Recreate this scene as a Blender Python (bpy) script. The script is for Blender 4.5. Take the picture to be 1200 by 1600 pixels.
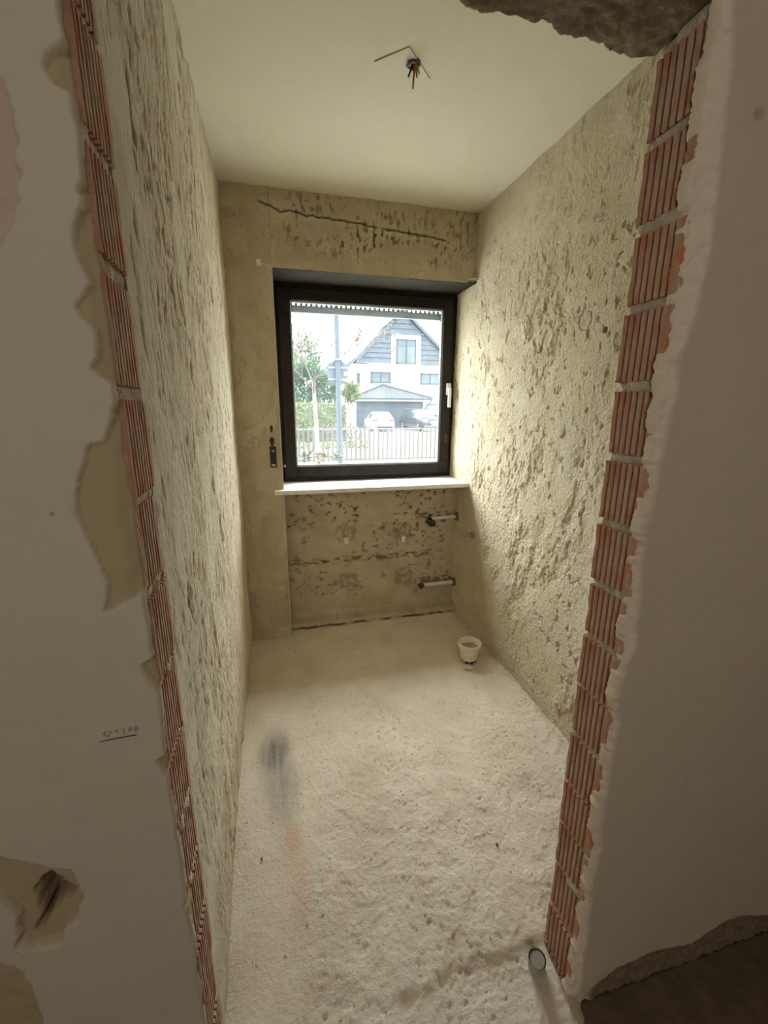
import bpy, bmesh, math, random
import numpy as np
from mathutils import Vector, Matrix

for o in list(bpy.data.objects): bpy.data.objects.remove(o)
S = bpy.context.scene
COL = S.collection
random.seed(7)

# ------------------------------------------------------------------ camera
FPX, YAW, PITCH, ROLL = 663.747, .2484, .2399, .0045
CAM = np.array([.2068, -.6731, 1.4279])
W, D, XJ, T, H = 1.3962, 1.853, .9116, .121, 2.5      # room width, depth, right jamb, wall thickness, height
DN = 2.0                                              # back of the niche below the window
_f0 = np.array([math.sin(YAW), math.cos(YAW), 0]); _r0 = np.array([math.cos(YAW), -math.sin(YAW), 0])
FWD = _f0*math.cos(PITCH) + np.array([0, 0, -math.sin(PITCH)]); _u0 = np.cross(_r0, FWD)
RGT = _r0*math.cos(ROLL) + _u0*math.sin(ROLL); UPV = -_r0*math.sin(ROLL) + _u0*math.cos(ROLL)
cd = bpy.data.cameras.new('camera'); cam = bpy.data.objects.new('camera', cd); COL.objects.link(cam)
cd.sensor_fit = 'HORIZONTAL'; cd.sensor_width = 36; cd.lens = 36*FPX/1200; cd.clip_start = .02; cd.clip_end = 500
M4 = Matrix.Identity(4)
for i in range(3):
    M4[i][0] = RGT[i]; M4[i][1] = UPV[i]; M4[i][2] = -FWD[i]; M4[i][3] = CAM[i]
cam.matrix_world = M4
S.camera = cam
def at(x, y, Y):
    d = RGT*(x-600)/FPX + UPV*(800-y)/FPX + FWD
    return CAM + d*(Y-CAM[1])/d[1]

# ------------------------------------------------------------------ world, lights, exposure
wd = bpy.data.worlds.new('overcast_sky'); S.world = wd; wd.use_nodes = True
# standard overcast sky: three times brighter overhead than at the horizon
_nt = wd.node_tree; bg = _nt.nodes['Background']; bg.inputs['Color'].default_value = (.90, .965, 1, 1)
_tc = _nt.nodes.new('ShaderNodeTexCoord'); _sx = _nt.nodes.new('ShaderNodeSeparateXYZ'); _mr = _nt.nodes.new('ShaderNodeMapRange')
_nt.links.new(_tc.outputs['Generated'], _sx.inputs[0]); _nt.links.new(_sx.outputs['Z'], _mr.inputs[0])
SKY = 6.5
for _i, _v in ((1, 0), (2, 1), (3, SKY), (4, SKY*3)): _mr.inputs[_i].default_value = _v
_nt.links.new(_mr.outputs[0], bg.inputs['Strength'])
def area(name, loc, tgt, sx, sy, power, col=(1, 1, 1), portal=False):
    l = bpy.data.lights.new(name, 'AREA'); l.shape = 'RECTANGLE'; l.size = sx; l.size_y = sy; l.energy = power; l.color = col
    o = bpy.data.objects.new(name, l); COL.objects.link(o); o.location = loc
    o.rotation_euler = (Vector(tgt)-Vector(loc)).to_track_quat('-Z', 'Y').to_euler()
    if portal: l.cycles.is_portal = True
    return o
area('window_portal', (.815, 2.30, 1.55), (.815, 0, 1.55), 1.2, 1.3, 1, portal=True)
area('hall_fill_lamp', (-.1, -2.2, 2.0), (.95, 0, 1.15), 1.0, 1.0, 7.4, (1, .96, .89))  # unseen fill lamp added behind the camera to brighten the hall walls
S.view_settings.view_transform = 'Standard'; S.view_settings.look = 'None'
S.view_settings.gamma = 1; S.view_settings.use_curve_mapping = False
S.view_settings.exposure = 0.85
S.cycles.max_bounces = 10; S.cycles.diffuse_bounces = 7; S.cycles.transparent_max_bounces = 16

# ------------------------------------------------------------------ noise
def perlin(x, y, seed=0):
    rng = np.random.RandomState(seed); p = rng.permutation(256); p = np.concatenate([p, p])
    ang = rng.rand(256)*2*np.pi; gx, gy = np.cos(ang), np.sin(ang)
    xi = np.floor(x).astype(int); yi = np.floor(y).astype(int); xf = x-xi; yf = y-yi; xi &= 255; yi &= 255
    s = lambda t: t*t*t*(t*(t*6-15)+10)
    u, v = s(xf), s(yf)
    def g(ix, iy, dx, dy):
        h = p[p[ix & 255]+(iy & 255)]
        return gx[h]*dx+gy[h]*dy
    a = g(xi, yi, xf, yf); b = g(xi+1, yi, xf-1, yf); c = g(xi, yi+1, xf, yf-1); d = g(xi+1, yi+1, xf-1, yf-1)
    return ((a*(1-u)+b*u)*(1-v)+(c*(1-u)+d*u)*v)*1.5
def fbm(x, y, seed=0, octv=4, gain=.5):
    t = 0; a = 1; n = 0
    for i in range(octv):
        t = t+a*perlin(x*2**i+i*17.3, y*2**i+i*9.1, seed+i); n += a; a *= gain
    return t/n
def sst(a, b, x):
    t = np.clip((x-a)/(b-a), 0, 1); return t*t*(3-2*t)
def sdist(px, py, poly):
    """signed distance to a polygon, positive inside"""
    d = np.full(px.shape, 1e9); ins = np.zeros(px.shape, bool); n = len(poly)
    for i in range(n):
        (ax, ay), (bx, by) = poly[i], poly[(i+1) % n]
        ex, ey = bx-ax, by-ay; L = ex*ex+ey*ey+1e-12
        t = np.clip(((px-ax)*ex+(py-ay)*ey)/L, 0, 1)
        d = np.minimum(d, (px-ax-t*ex)**2+(py-ay-t*ey)**2)
        if abs(ey) > 1e-12:
            c = ((ay > py) != (by > py)) & (px < ex*(py-ay)/ey+ax); ins ^= c
    d = np.sqrt(d); return np.where(ins, d, -d)
def segd(px, py, pts):
    d = np.full(px.shape, 1e9)
    for (ax, ay), (bx, by) in zip(pts[:-1], pts[1:]):
        ex, ey = bx-ax, by-ay; L = ex*ex+ey*ey+1e-12
        t = np.clip(((px-ax)*ex+(py-ay)*ey)/L, 0, 1)
        d = np.minimum(d, (px-ax-t*ex)**2+(py-ay-t*ey)**2)
    return np.sqrt(d)

# ------------------------------------------------------------------ materials
MATS = {}
def nodes(name):
    m = bpy.data.materials.new(name); m.use_nodes = True; nt = m.node_tree
    return m, nt, nt.nodes['Principled BSDF']
def N(nt, t, **kw):
    n = nt.nodes.new(t)
    for k, v in kw.items(): setattr(n, k, v)
    return n
def noise(nt, scale, detail=4, rough=.55, vec=None, sc3=None):
    tc = N(nt, 'ShaderNodeTexCoord'); n = N(nt, 'ShaderNodeTexNoise')
    n.inputs['Scale'].default_value = scale; n.inputs['Detail'].default_value = detail; n.inputs['Roughness'].default_value = rough
    if sc3:
        mp = N(nt, 'ShaderNodeMapping'); mp.inputs['Scale'].default_value = sc3
        nt.links.new(tc.outputs['Object'], mp.inputs['Vector']); nt.links.new(mp.outputs['Vector'], n.inputs['Vector'])
    else: nt.links.new(tc.outputs['Object'], n.inputs['Vector'])
    return n.outputs['Fac']
def mixc(nt, fac, a, b):
    n = N(nt, 'ShaderNodeMix', data_type='RGBA')
    if isinstance(fac, (int, float)): n.inputs[0].default_value = fac
    else: nt.links.new(fac, n.inputs[0])
    for i, c in ((6, a), (7, b)):
        if isinstance(c, tuple): n.inputs[i].default_value = (*c[:3], 1)
        else: nt.links.new(c, n.inputs[i])
    return n.outputs[2]
def ramp(nt, fac, a, b):
    n = N(nt, 'ShaderNodeMapRange'); n.inputs[1].default_value = a; n.inputs[2].default_value = b
    nt.links.new(fac, n.inputs[0]); return n.outputs[0]
def bump(nt, bs, h, strength=.3, dist=.01):
    b = N(nt, 'ShaderNodeBump'); b.inputs['Strength'].default_value = strength; b.inputs['Distance'].default_value = dist
    nt.links.new(h, b.inputs['Height']); nt.links.new(b.outputs[0], bs.inputs['Normal'])
def simple(name, col, rough=.6, metal=0, var=.12, scale=30, bmp=0, spec=.5):
    if name in MATS: return MATS[name]
    m, nt, bs = nodes(name)
    f = noise(nt, scale, 4)
    c = mixc(nt, ramp(nt, f, .3, .7), tuple(x*(1-var) for x in col), tuple(min(1, x*(1+var)) for x in col))
    nt.links.new(c, bs.inputs['Base Color']); bs.inputs['Roughness'].default_value = rough; bs.inputs['Metallic'].default_value = metal
    bs.inputs['Specular IOR Level'].default_value = spec
    if bmp: bump(nt, bs, f, bmp, .005)
    MATS[name] = m; return m
def plaster(name, c1, c2, layers, scale=9, fine=140, fb=.35, rough=.95, aniso=(1, 1, 1), dist=.006, oct_=5):
    """c1/c2 blotches, layers: list of (channel, colour) laid over by the vertex mask"""
    m, nt, bs = nodes(name)
    f = noise(nt, scale, 6, .6, sc3=aniso); c = mixc(nt, ramp(nt, f, .33, .67), c1, c2)
    f3 = noise(nt, scale*9, 3, .6, sc3=aniso)
    c = mixc(nt, ramp(nt, f3, .35, .75), c, mixc(nt, .5, c, tuple(min(1, x*1.12) for x in c1)))
    if layers:
        at_ = N(nt, 'ShaderNodeAttribute', attribute_name='mask'); sp = N(nt, 'ShaderNodeSeparateColor')
        nt.links.new(at_.outputs['Color'], sp.inputs[0])
        for ch, col in layers:
            c = mixc(nt, sp.outputs[ch], c, col)
    nt.links.new(c, bs.inputs['Base Color']); bs.inputs['Roughness'].default_value = rough
    bs.inputs['Specular IOR Level'].default_value = .1
    f2 = noise(nt, fine, oct_, .68, sc3=tuple(a**1.5 for a in aniso)); bump(nt, bs, f2, fb, dist)
    MATS[name] = m; return m

M_LEFT = plaster('hacked_plaster', (.68, .575, .40), (.80, .69, .505), [(0, (.40, .315, .20)), (1, (.85, .755, .58))], 7, 95, 1.0, aniso=(1, 1.6, .6), dist=.010, oct_=8)
M_RIGHT = plaster('stippled_plaster', (.67, .565, .385), (.77, .66, .475), [(0, (.42, .33, .21)), (1, (.80, .705, .53))], 7, 95, 1.0, dist=.013, oct_=8)
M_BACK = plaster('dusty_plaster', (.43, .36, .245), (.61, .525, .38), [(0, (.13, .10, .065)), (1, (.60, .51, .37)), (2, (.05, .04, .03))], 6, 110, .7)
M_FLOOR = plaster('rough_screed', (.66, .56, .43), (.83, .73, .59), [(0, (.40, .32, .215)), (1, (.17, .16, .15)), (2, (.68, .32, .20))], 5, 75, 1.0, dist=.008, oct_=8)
M_HFLOOR = plaster('shade_painted_screed', (.13, .095, .06), (.20, .15, .10), [], 12, 140, .7)  # shade of the hall corner put into the floor colour
M_CEIL = plaster('ceiling_paint', (.57, .515, .385), (.60, .545, .405), [], 3, 90, .04)
M_HALLL = plaster('hall_paint', (.52, .46, .365), (.55, .49, .39), [(0, (.42, .33, .20)), (1, (.25, .17, .12)), (2, (.52, .39, .31))], 4, 260, .18)
M_HALLR = plaster('hall_paint_rough', (.52, .44, .345), (.55, .47, .37), [(0, (.70, .60, .48)), (1, (.22, .165, .11))], 4, 260, .18)
M_CONC = plaster('lintel_concrete', (.20, .155, .095), (.30, .24, .16), [], 20, 160, .9)
M_MORT = plaster('grey_mortar', (.44, .37, .29), (.60, .52, .42), [(0, (.30, .11, .06))], 30, 120, 1.0)
M_MORTL = plaster('beige_mortar', (.48, .39, .275), (.60, .50, .365), [(0, (.33, .20, .14))], 30, 120, 1.0)
M_CRUMB = simple('crumb_plaster', (.42, .36, .26), .95, var=.25, scale=60)
def brickmat():
    m, nt, bs = nodes('ribbed_brick_clay')
    oi = N(nt, 'ShaderNodeObjectInfo')
    c = mixc(nt, oi.outputs['Random'], (.45, .15, .072), (.35, .145, .085))
    f2 = noise(nt, 14, 3, .6, sc3=(1, 1, .13)); c = mixc(nt, ramp(nt, f2, .5, .8), c, (.52, .17, .075))
    at_ = N(nt, 'ShaderNodeAttribute', attribute_name='mask'); sp = N(nt, 'ShaderNodeSeparateColor'); nt.links.new(at_.outputs['Color'], sp.inputs[0])
    f = noise(nt, 22, 6, .7, sc3=(1, 1, .06)); mu = N(nt, 'ShaderNodeMath', operation='MULTIPLY'); nt.links.new(ramp(nt, f, .34, .56), mu.inputs[0]); nt.links.new(sp.outputs[0], mu.inputs[1])
    c = mixc(nt, mu.outputs[0], c, (.46, .33, .235))          # mortar dust sits on the rib tops
    nt.links.new(c, bs.inputs['Base Color']); bs.inputs['Roughness'].default_value = .9; bs.inputs['Specular IOR Level'].default_value = .1
    bump(nt, bs, noise(nt, 160, 5, .7, sc3=(1, 1, .13)), .6, .004); return m
M_BRICK = brickmat()
M_FRAME = simple('dark_brown_frame', (.016, .010, .007), .5, var=.5, scale=14, bmp=.02, spec=.25)
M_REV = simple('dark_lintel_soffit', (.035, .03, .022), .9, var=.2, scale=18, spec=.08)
M_WHITE = simple('white_plastic', (.78, .77, .74), .4, var=.03)
M_GASKET = simple('grey_gasket', (.50, .52, .52), .5, var=.05)
M_SILL = simple('pale_marble', (.70, .68, .61), .35, var=.12, scale=7)
M_BLACK = simple('black_plastic', (.012, .012, .012), .4, var=.2)
M_STEEL = simple('dull_steel', (.42, .41, .38), .4, .8, var=.2)
M_PIPE = simple('beige_pipe', (.66, .61, .51), .5, var=.12, scale=25)
M_POT = simple('cream_clay_pot', (.70, .63, .50), .75, var=.1, scale=22, bmp=.1)
M_SOIL = simple('dry_soil', (.30, .22, .14), .95, var=.3, scale=80)
M_COPPER = simple('copper_wire', (.42, .17, .07), .35, .7)
M_GRAPH = simple('pencil_graphite', (.10, .085, .06), .6, var=.3)
M_SLATB = simple('grey_shutter_slat', (.16, .165, .15), .55, var=.1)
M_CONDUIT = simple('grey_conduit', (.34, .36, .34), .45, var=.15)
def glassmat():
    m = bpy.data.materials.new('dusty_window_glass'); m.use_nodes = True; nt = m.node_tree; nt.nodes.clear()
    out = N(nt, 'ShaderNodeOutputMaterial'); tr = N(nt, 'ShaderNodeBsdfTransparent'); tr.inputs[0].default_value = (.95, .985, .98, 1)
    gl = N(nt, 'ShaderNodeBsdfGlossy'); gl.inputs['Roughness'].default_value = .02
    fr = N(nt, 'ShaderNodeFresnel'); fr.inputs[0].default_value = 1.45
    mx = N(nt, 'ShaderNodeMixShader'); nt.links.new(fr.outputs[0], mx.inputs[0]); nt.links.new(tr.outputs[0], mx.inputs[1]); nt.links.new(gl.outputs[0], mx.inputs[2])
    dust = N(nt, 'ShaderNodeBsdfTranslucent'); dust.inputs[0].default_value = (.88, .93, .95, 1)
    f = noise(nt, 5, 5, .65, sc3=(2.2, 1, .5)); mr = N(nt, 'ShaderNodeMapRange')
    for i, v in ((1, .3), (2, .75), (3, .011), (4, .030)): mr.inputs[i].default_value = v
    nt.links.new(f, mr.inputs[0])
    m2 = N(nt, 'ShaderNodeMixShader'); nt.links.new(mr.outputs[0], m2.inputs[0]); nt.links.new(mx.outputs[0], m2.inputs[1]); nt.links.new(dust.outputs[0], m2.inputs[2])
    nt.links.new(m2.outputs[0], out.inputs[0]); return m
M_GLASS = glassmat()

# ------------------------------------------------------------------ geometry helpers
def link(o, parent=None):
    COL.objects.link(o)
    if parent is not None: o.parent = parent
    return o
def tag(o, label=None, cat=None, group=None, kind=None):
    if label: o['label'] = label
    if cat: o['category'] = cat
    if group: o['group'] = group
    if kind: o['kind'] = kind
    return o
def empty(name, loc=(0, 0, 0), rz=0, label=None, cat=None, group=None, kind=None):
    o = bpy.data.objects.new(name, None); COL.objects.link(o); o.location = loc; o.rotation_euler = (0, 0, rz); o.empty_display_size = .1
    return tag(o, label, cat, group, kind)
BOXF = np.array([(0, 3, 2, 1), (4, 5, 6, 7), (0, 1, 5, 4), (1, 2, 6, 5), (2, 3, 7, 6), (3, 0, 4, 7)])
def boxv(x0, x1, y0, y1, z0, z1):
    return np.array([(x0, y0, z0), (x1, y0, z0), (x1, y1, z0), (x0, y1, z0), (x0, y0, z1), (x1, y0, z1), (x1, y1, z1), (x0, y1, z1)], float)
def quadmesh(name, V, Fq, mat, parent=None, attr=None, smooth=True):
    me = bpy.data.meshes.new(name); n = len(Fq)
    me.vertices.add(len(V)); me.vertices.foreach_set('co', np.asarray(V, np.float32).ravel())
    me.loops.add(n*4); me.loops.foreach_set('vertex_index', np.asarray(Fq, np.int32).ravel())
    me.polygons.add(n); me.polygons.foreach_set('loop_start', np.arange(0, n*4, 4, dtype=np.int32))
    me.update(calc_edges=True)
    if smooth: me.polygons.foreach_set('use_smooth', np.ones(n, bool))
    if attr is not None:
        a = me.attributes.new('mask', 'FLOAT_COLOR', 'POINT'); a.data.foreach_set('color', np.asarray(attr, np.float32).ravel())
    me.validate(); me.materials.append(mat)
    o = bpy.data.objects.new(name, me); return link(o, parent)
def heightfield(name, O, U, V, us, vs, fun, mat, boxes=(), skirt=.03, parent=None):
    """surface O+u*U+v*V pushed out along UxV by fun(u,v); fun returns (height, mask[...,3]); boxes back it up"""
    O, U, V = map(lambda a: np.array(a, float), (O, U, V)); Nn = np.cross(U, V)
    uu, vv = np.meshgrid(us, vs, indexing='ij')
    h, mk = fun(uu, vv)
    uu = np.pad(uu, 1, mode='edge'); vv = np.pad(vv, 1, mode='edge'); h = np.pad(h, 1, mode='edge')
    h[0, :] -= skirt; h[-1, :] -= skirt; h[1:-1, 0] -= skirt; h[1:-1, -1] -= skirt
    P = O+uu[..., None]*U+vv[..., None]*V+h[..., None]*Nn
    a, b = uu.shape; idx = np.arange(a*b).reshape(a, b)
    F = np.stack([idx[:-1, :-1], idx[1:, :-1], idx[1:, 1:], idx[:-1, 1:]], -1).reshape(-1, 4)
    mk = np.stack([np.pad(np.broadcast_to(m, h[1:-1, 1:-1].shape), 1, mode='edge') for m in mk], -1).reshape(-1, 3)
    P = P.reshape(-1, 3); at_ = np.concatenate([mk, np.ones((len(mk), 1))], 1)
    for bx in boxes:
        F = np.concatenate([F, BOXF+len(P)]); P = np.concatenate([P, boxv(*bx)]); at_ = np.concatenate([at_, np.tile([0, 0, 0, 1], (8, 1))])
    return quadmesh(name, P, F, mat, parent, at_)
class MB:
    def __init__(s): s.v = []; s.f = []
    def add(s, v, f):
        n = len(s.v); s.v += [tuple(map(float, p)) for p in v]; s.f += [tuple(int(i)+n for i in q) for q in f]; return s
    def box(s, x0, x1, y0, y1, z0, z1): return s.add(boxv(x0, x1, y0, y1, z0, z1), BOXF)
    def tube(s, pts, rad, n=10, cap=True):
        pts = [Vector(p) for p in pts]; rad = rad if isinstance(rad, (list, tuple)) else [rad]*len(pts)
        V_ = []; F = []
        for i, p in enumerate(pts):
            d = (pts[min(i+1, len(pts)-1)]-pts[max(i-1, 0)]).normalized()
            q = d.to_track_quat('Z', 'X')
            for k in range(n):
                a = 2*math.pi*k/n; V_.append(p+q @ Vector((rad[i]*math.cos(a), rad[i]*math.sin(a), 0)))
        for i in range(len(pts)-1):
            for k in range(n): F.append((i*n+k, i*n+(k+1) % n, (i+1)*n+(k+1) % n, (i+1)*n+k))
        if cap: F.append(tuple(range(n-1, -1, -1))); F.append(tuple((len(pts)-1)*n+k for k in range(n)))
        return s.add(V_, F)
    def lathe(s, prof, n=32, c=(0, 0, 0)):
        V_ = []; F = []; m = len(prof)
        for k in range(n):
            a = 2*math.pi*k/n
            for r, z in prof: V_.append((c[0]+r*math.cos(a), c[1]+r*math.sin(a), c[2]+z))
        for k in range(n):
            for i in range(m-1): F.append((k*m+i, ((k+1) % n)*m+i, ((k+1) % n)*m+i+1, k*m+i+1))
        return s.add(V_, F)
    def prism(s, poly, y0, y1, ax='Y'):
        n = len(poly)
        f = (lambda p, t: (p[0], t, p[1])) if ax == 'Y' else ((lambda p, t: (t, p[0], p[1])) if ax == 'X' else (lambda p, t: (p[0], p[1], t)))
        V_ = [f(p, y0) for p in poly]+[f(p, y1) for p in poly]
        F = [tuple(range(n-1, -1, -1)), tuple(range(n, 2*n))]+[(i, (i+1) % n, n+(i+1) % n, n+i) for i in range(n)]
        return s.add(V_, F)
    def build(s, name, mat, parent=None, smooth=False, bevel=0, seg=2, angle=None):
        me = bpy.data.meshes.new(name); me.from_pydata(s.v, [], s.f)
        bm = bmesh.new(); bm.from_mesh(me); bmesh.ops.recalc_face_normals(bm, faces=bm.faces)
        if bevel:
            ed = [e for e in bm.edges if len(e.link_faces) == 2 and e.calc_face_angle(0) > .5]
            bmesh.ops.bevel(bm, geom=ed, offset=bevel, segments=seg, profile=.6, affect='EDGES')
        bm.to_mesh(me); bm.free(); me.materials.append(mat)
        if smooth:
            for p in me.polygons: p.use_smooth = True
            me.set_sharp_from_angle(angle=angle or math.radians(40))
        o = bpy.data.objects.new(name, me); return link(o, parent)
def rng(a, b, step): return np.linspace(a, b, max(2, int(round((b-a)/step))+1))

# ------------------------------------------------------------------ room shell
def terrace(x, lo=.7):
    f = np.floor(x); return f+sst(lo, 1, x-f)
def h_left(u, v):                                     # u = distance into the room, v = height
    wp = .02*fbm(u*6, v*3, 3, 3)
    sk = u+wp+.07*v
    big = .005*fbm(u*4, v*2.2, 11, 3)
    st = fbm(sk*30, v*4.2, 21, 4, .6)
    fine = fbm(sk*85, v*26, 31, 3, .65)
    te = terrace(fbm(sk*15, v*4, 81, 4, .6)*5)
    zone = .35+.65*sst(-.2, .25, fbm(u*3, v*1.6, 51, 2))
    chip = sst(.20, .27, fbm(sk*62, v*17, 41, 3, .55))*zone
    c2 = sst(.30, .36, fbm(sk*24, v*6, 61, 4, .6))
    h = big+.0028*st+.0016*fine+.0016*te-.0035*chip-.005*c2
    h *= .4+.6*sst(.0, .25, u)                        # calmer right at the torn edge
    skim = sst(.10, .28, fbm(u*5+3, v*2.4, 71, 3))
    h = h*(1-.5*skim)+.001*skim
    return h, (np.clip(.55*chip+.8*c2-.2*skim, 0, 1), skim*.5, 0*u)
heightfield('wall_left', (0, .112, -.25), (0, 0, 1), (0, -1, 0), rng(0, 2.77, .0045), rng(-1.76, 0, .0042),
            lambda z, y: h_left(-y+.0, z), M_LEFT, [(-.25, -.035, T, 2.4, -.3, 2.75)])
tag(bpy.data.objects['wall_left'], 'rough hacked off plaster wall running along the left of the room', kind='structure')

def h_right(u, v):
    wp = .02*fbm(u*7, v*7, 5, 3)
    big = .008*fbm(u*3.2, v*3.2, 15, 3)
    lump = np.abs(fbm((u+wp)*24, (v+wp)*20, 25, 4, .62))
    grain = fbm(u*70, v*64, 35, 3, .68)
    te = terrace(fbm((u+wp+.2*v)*9, (v-wp)*5, 85, 5, .6)*4, .84)
    c = sst(.27, .33, fbm((u+wp)*26, v*17, 45, 4, .6))
    up = sst(1.8, 2.3, v)
    amt = 1-.5*up
    skim = sst(.18, .34, fbm(u*4+7, v*3.1, 75, 3))*(1-up)
    pt = sst(.0, .06, .12-np.hypot((u-.62)/1.0, (v-.62)/1.9))   # smooth filled patch low on the wall
    skim = np.maximum(skim*.6, pt)
    tz = sst(-.1, .25, fbm(u*3+1, v*2.3, 95, 2)); h = big+amt*((.0028+.0026*sst(1.5, .9, v))*lump+.0026*grain+.0048*te*tz-.005*c)
    h = h*(1-.7*skim)+.003*skim
    rg = np.hypot(u-.856, v-1.763); h = h*(1-sst(.045, .03, rg)*.8)-.005*sst(.006, .0, np.abs(rg-.036))
    hole = np.hypot(u-.739, v-1.709); h = h-.02*sst(.012, .007, hole)
    return h, (np.clip(.30*c+.9*sst(.014, .008, hole), 0, 1), skim*.6, 0*u)
wr = heightfield('wall_right', (W, T-.02, -.25), (0, 0, 1), (0, 1, 0), rng(0, 2.77, .0045), rng(0, 2.03, .0045),
                 lambda z, y: h_right(y+T-.02, z-.25), M_RIGHT, [(W+.035, W+.3, T, 2.4, -.3, 2.75)])
tag(wr, 'rough lumpy plaster wall running along the right of the room', kind='structure')

def spall(u, v, seed, dens, lo=.2, hi=.28, fu=34, fv=22):
    return sst(lo, hi, fbm(u*fu, v*fv, seed, 4, .62))*dens
CRACK = [(.19, 2.435), (.30, 2.40), (.38, 2.405), (.52, 2.39), (.66, 2.385), (.80, 2.375), (.95, 2.365), (1.08, 2.36), (1.20, 2.35)]
def h_back(u, v):
    big = .004*fbm(u*4, v*4, 17, 3); fine = .0014*fbm(u*40, v*40, 27, 3)
    dens = sst(2.17, 2.30, v)*(sst(.25, .4, u))*sst(-.25, .2, fbm(u*3.3, v*6, 37, 2)+.12)
    sp = spall(u, v, 47, np.clip(dens+.35*sst(1.0, 1.2, u)*sst(2.15, 2.25, v), 0, 1), .12, .22, 44, 20)
    cr = sst(.0042, .001, segd(u, v+.016*fbm(u*18, v*4, 57, 5, .68), CRACK))*sst(-.3, -.1, fbm(u*9, v*0+.3, 67, 3)+.12)
    top = sst(.0, .012, v-(2.40-.07*u+.03*fbm(u*6, v*0, 77, 3)))*(1-cr)
    edge = sst(.16, .20, fbm(u*7+2, v*5, 87, 4))
    h = big+fine-.006*sp-.010*cr+.008*top+.005*edge
    m0 = np.clip(sp, 0, 1)
    return h, (m0, np.maximum(edge*.5, top*.4), cr)
wbk = empty('wall_back', (0, D, 0), kind='structure', label='bare plaster wall with a left pier and a lintel around the window')
XP = .238; ZLI = 2.138
def backpart(name, x0, x1, z0, z1, Y, fun, boxes, step=.005):
    o = heightfield(name, (0, Y, 0), (1, 0, 0), (0, 0, 1), rng(x0, x1, step), rng(z0, z1, step), fun, M_BACK, boxes, skirt=.0)
    P = np.empty(len(o.data.vertices)*3, np.float32); o.data.vertices.foreach_get('co', P)
    P = P.reshape(-1, 3); P[:, 1] -= D; o.data.vertices.foreach_set('co', P.ravel()); o.data.update(); o.parent = wbk
    return o
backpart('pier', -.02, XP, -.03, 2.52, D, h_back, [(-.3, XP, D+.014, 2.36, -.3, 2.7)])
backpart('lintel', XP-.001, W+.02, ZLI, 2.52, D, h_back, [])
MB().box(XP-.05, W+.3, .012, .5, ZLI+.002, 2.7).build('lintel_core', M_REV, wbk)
MB().box(XP-.05, W+.3, .2, .5, -.3, .935).build('parapet_core', M_CONC, wbk)
ANCH = [(.626, .575), (1.02, .557)]
def h_niche(u, v):
    big = .005*fbm(u*4, v*4, 19, 3); fine = .0016*fbm(u*45, v*45, 29, 3)
    dens = sst(-.35, .15, fbm(u*3, v*4, 39, 2))*(1-.75*sst(.25, .08, v))*(.6+.4*sst(.5, .8, v))
    sp = spall(u, v, 49, dens, .19, .26, 21, 32)
    row = sst(.035, .0, np.abs(v-.44-.02*fbm(u*5, v*0, 59, 2)))*spall(u, v, 69, 1, .0, .12, 18, 50)*sst(1.3, 1.15, u)
    sp = np.maximum(sp, row)
    for (ax, az) in ANCH+[(.64, .23), (1.03, .23)]:
        r = np.hypot(u-ax, v-az-.05); sp = np.maximum(sp, sst(.085, .06, r)*.45*sst(-.2, .1, fbm(u*30, v*30, 79, 3)))
    for z in (.70, .225):
        sp = np.maximum(sp, sst(.03, .015, np.abs(v-z-.012))*sst(1.0, 1.2, u)*.8*sst(-.1, .1, fbm(u*20, v*30, 89, 3)))
    foot = sst(.075, .045, v+.012*fbm(u*9, v*0, 99, 3))
    h = big+fine-.007*sp+foot*(.075+.01*fbm(u*12, v*9, 109, 3))
    cr = sst(.010, .003, np.abs(v-.012-.010*fbm(u*10, v*0, 119, 3)))*foot*sst(-.3, .1, fbm(u*7, v*0+3, 129, 3))
    return h, (np.clip(sp*1.0+.35*foot*sst(.03, .06, v), 0, 1), 0*u, cr)
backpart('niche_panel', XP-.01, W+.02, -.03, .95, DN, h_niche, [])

def h_floor(u, v):                                    # u across, v into the room
    big = .006*fbm(u*3, v*3, 13, 3)
    ru = sst(1.45, 1.0, v)*(.15+.85*sst(.08, .38, u+.08*fbm(u*4, v*4, 8, 2)))
    zone = .25+.75*sst(-.2, .2, fbm(u*4, v*4.5, 18, 3))
    wp = .03*fbm(u*6, v*6, 7, 3)
    lump = fbm((u+wp)*14, (v+wp)*16, 23, 3, .6)
    te = terrace(fbm((u+wp)*5.5, (v-wp)*6.5, 33, 5, .58)*4.5, .86)
    gr = fbm(u*80, v*80, 43, 3, .7)
    pit = sst(.30, .36, fbm((u-wp)*50, (v+wp)*60, 53, 3, .62))*zone
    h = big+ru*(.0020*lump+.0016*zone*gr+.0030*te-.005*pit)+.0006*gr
    ramp_ = sst(.80, -.25, v); h = h-.19*ramp_
    ledge = sst(.0, .03, v-.10-.05*fbm(u*5, v*0, 63, 3)); h = h+.010*ledge*sst(.45, .2, v)*sst(.35, .5, u)
    so = .8*sst(1.15, .2, np.hypot((u-.135)/.085, (v-.90)/.17))
    so = np.maximum(so, .45*sst(1.1, .3, np.hypot((u-.150-.06*(.9-v))/.085, (v-.76)/.24)))*(.9+.5*fbm(u*60, v*5, 73, 3))
    rdm = .5*sst(1.0, .1, np.hypot((u-.19)/.05, (v-.53)/.085))*(.8+.6*fbm(u*25, v*12, 83, 3))+.28*sst(1, .2, np.hypot((u-.215)/.055, (v-.40)/.15))
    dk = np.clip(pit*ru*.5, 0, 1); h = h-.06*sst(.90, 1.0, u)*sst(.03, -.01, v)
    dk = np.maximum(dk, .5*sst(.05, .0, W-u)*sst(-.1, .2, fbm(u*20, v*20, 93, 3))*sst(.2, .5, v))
    return h, (dk, np.clip(so, 0, 1), np.clip(rdm, 0, 1))
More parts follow.
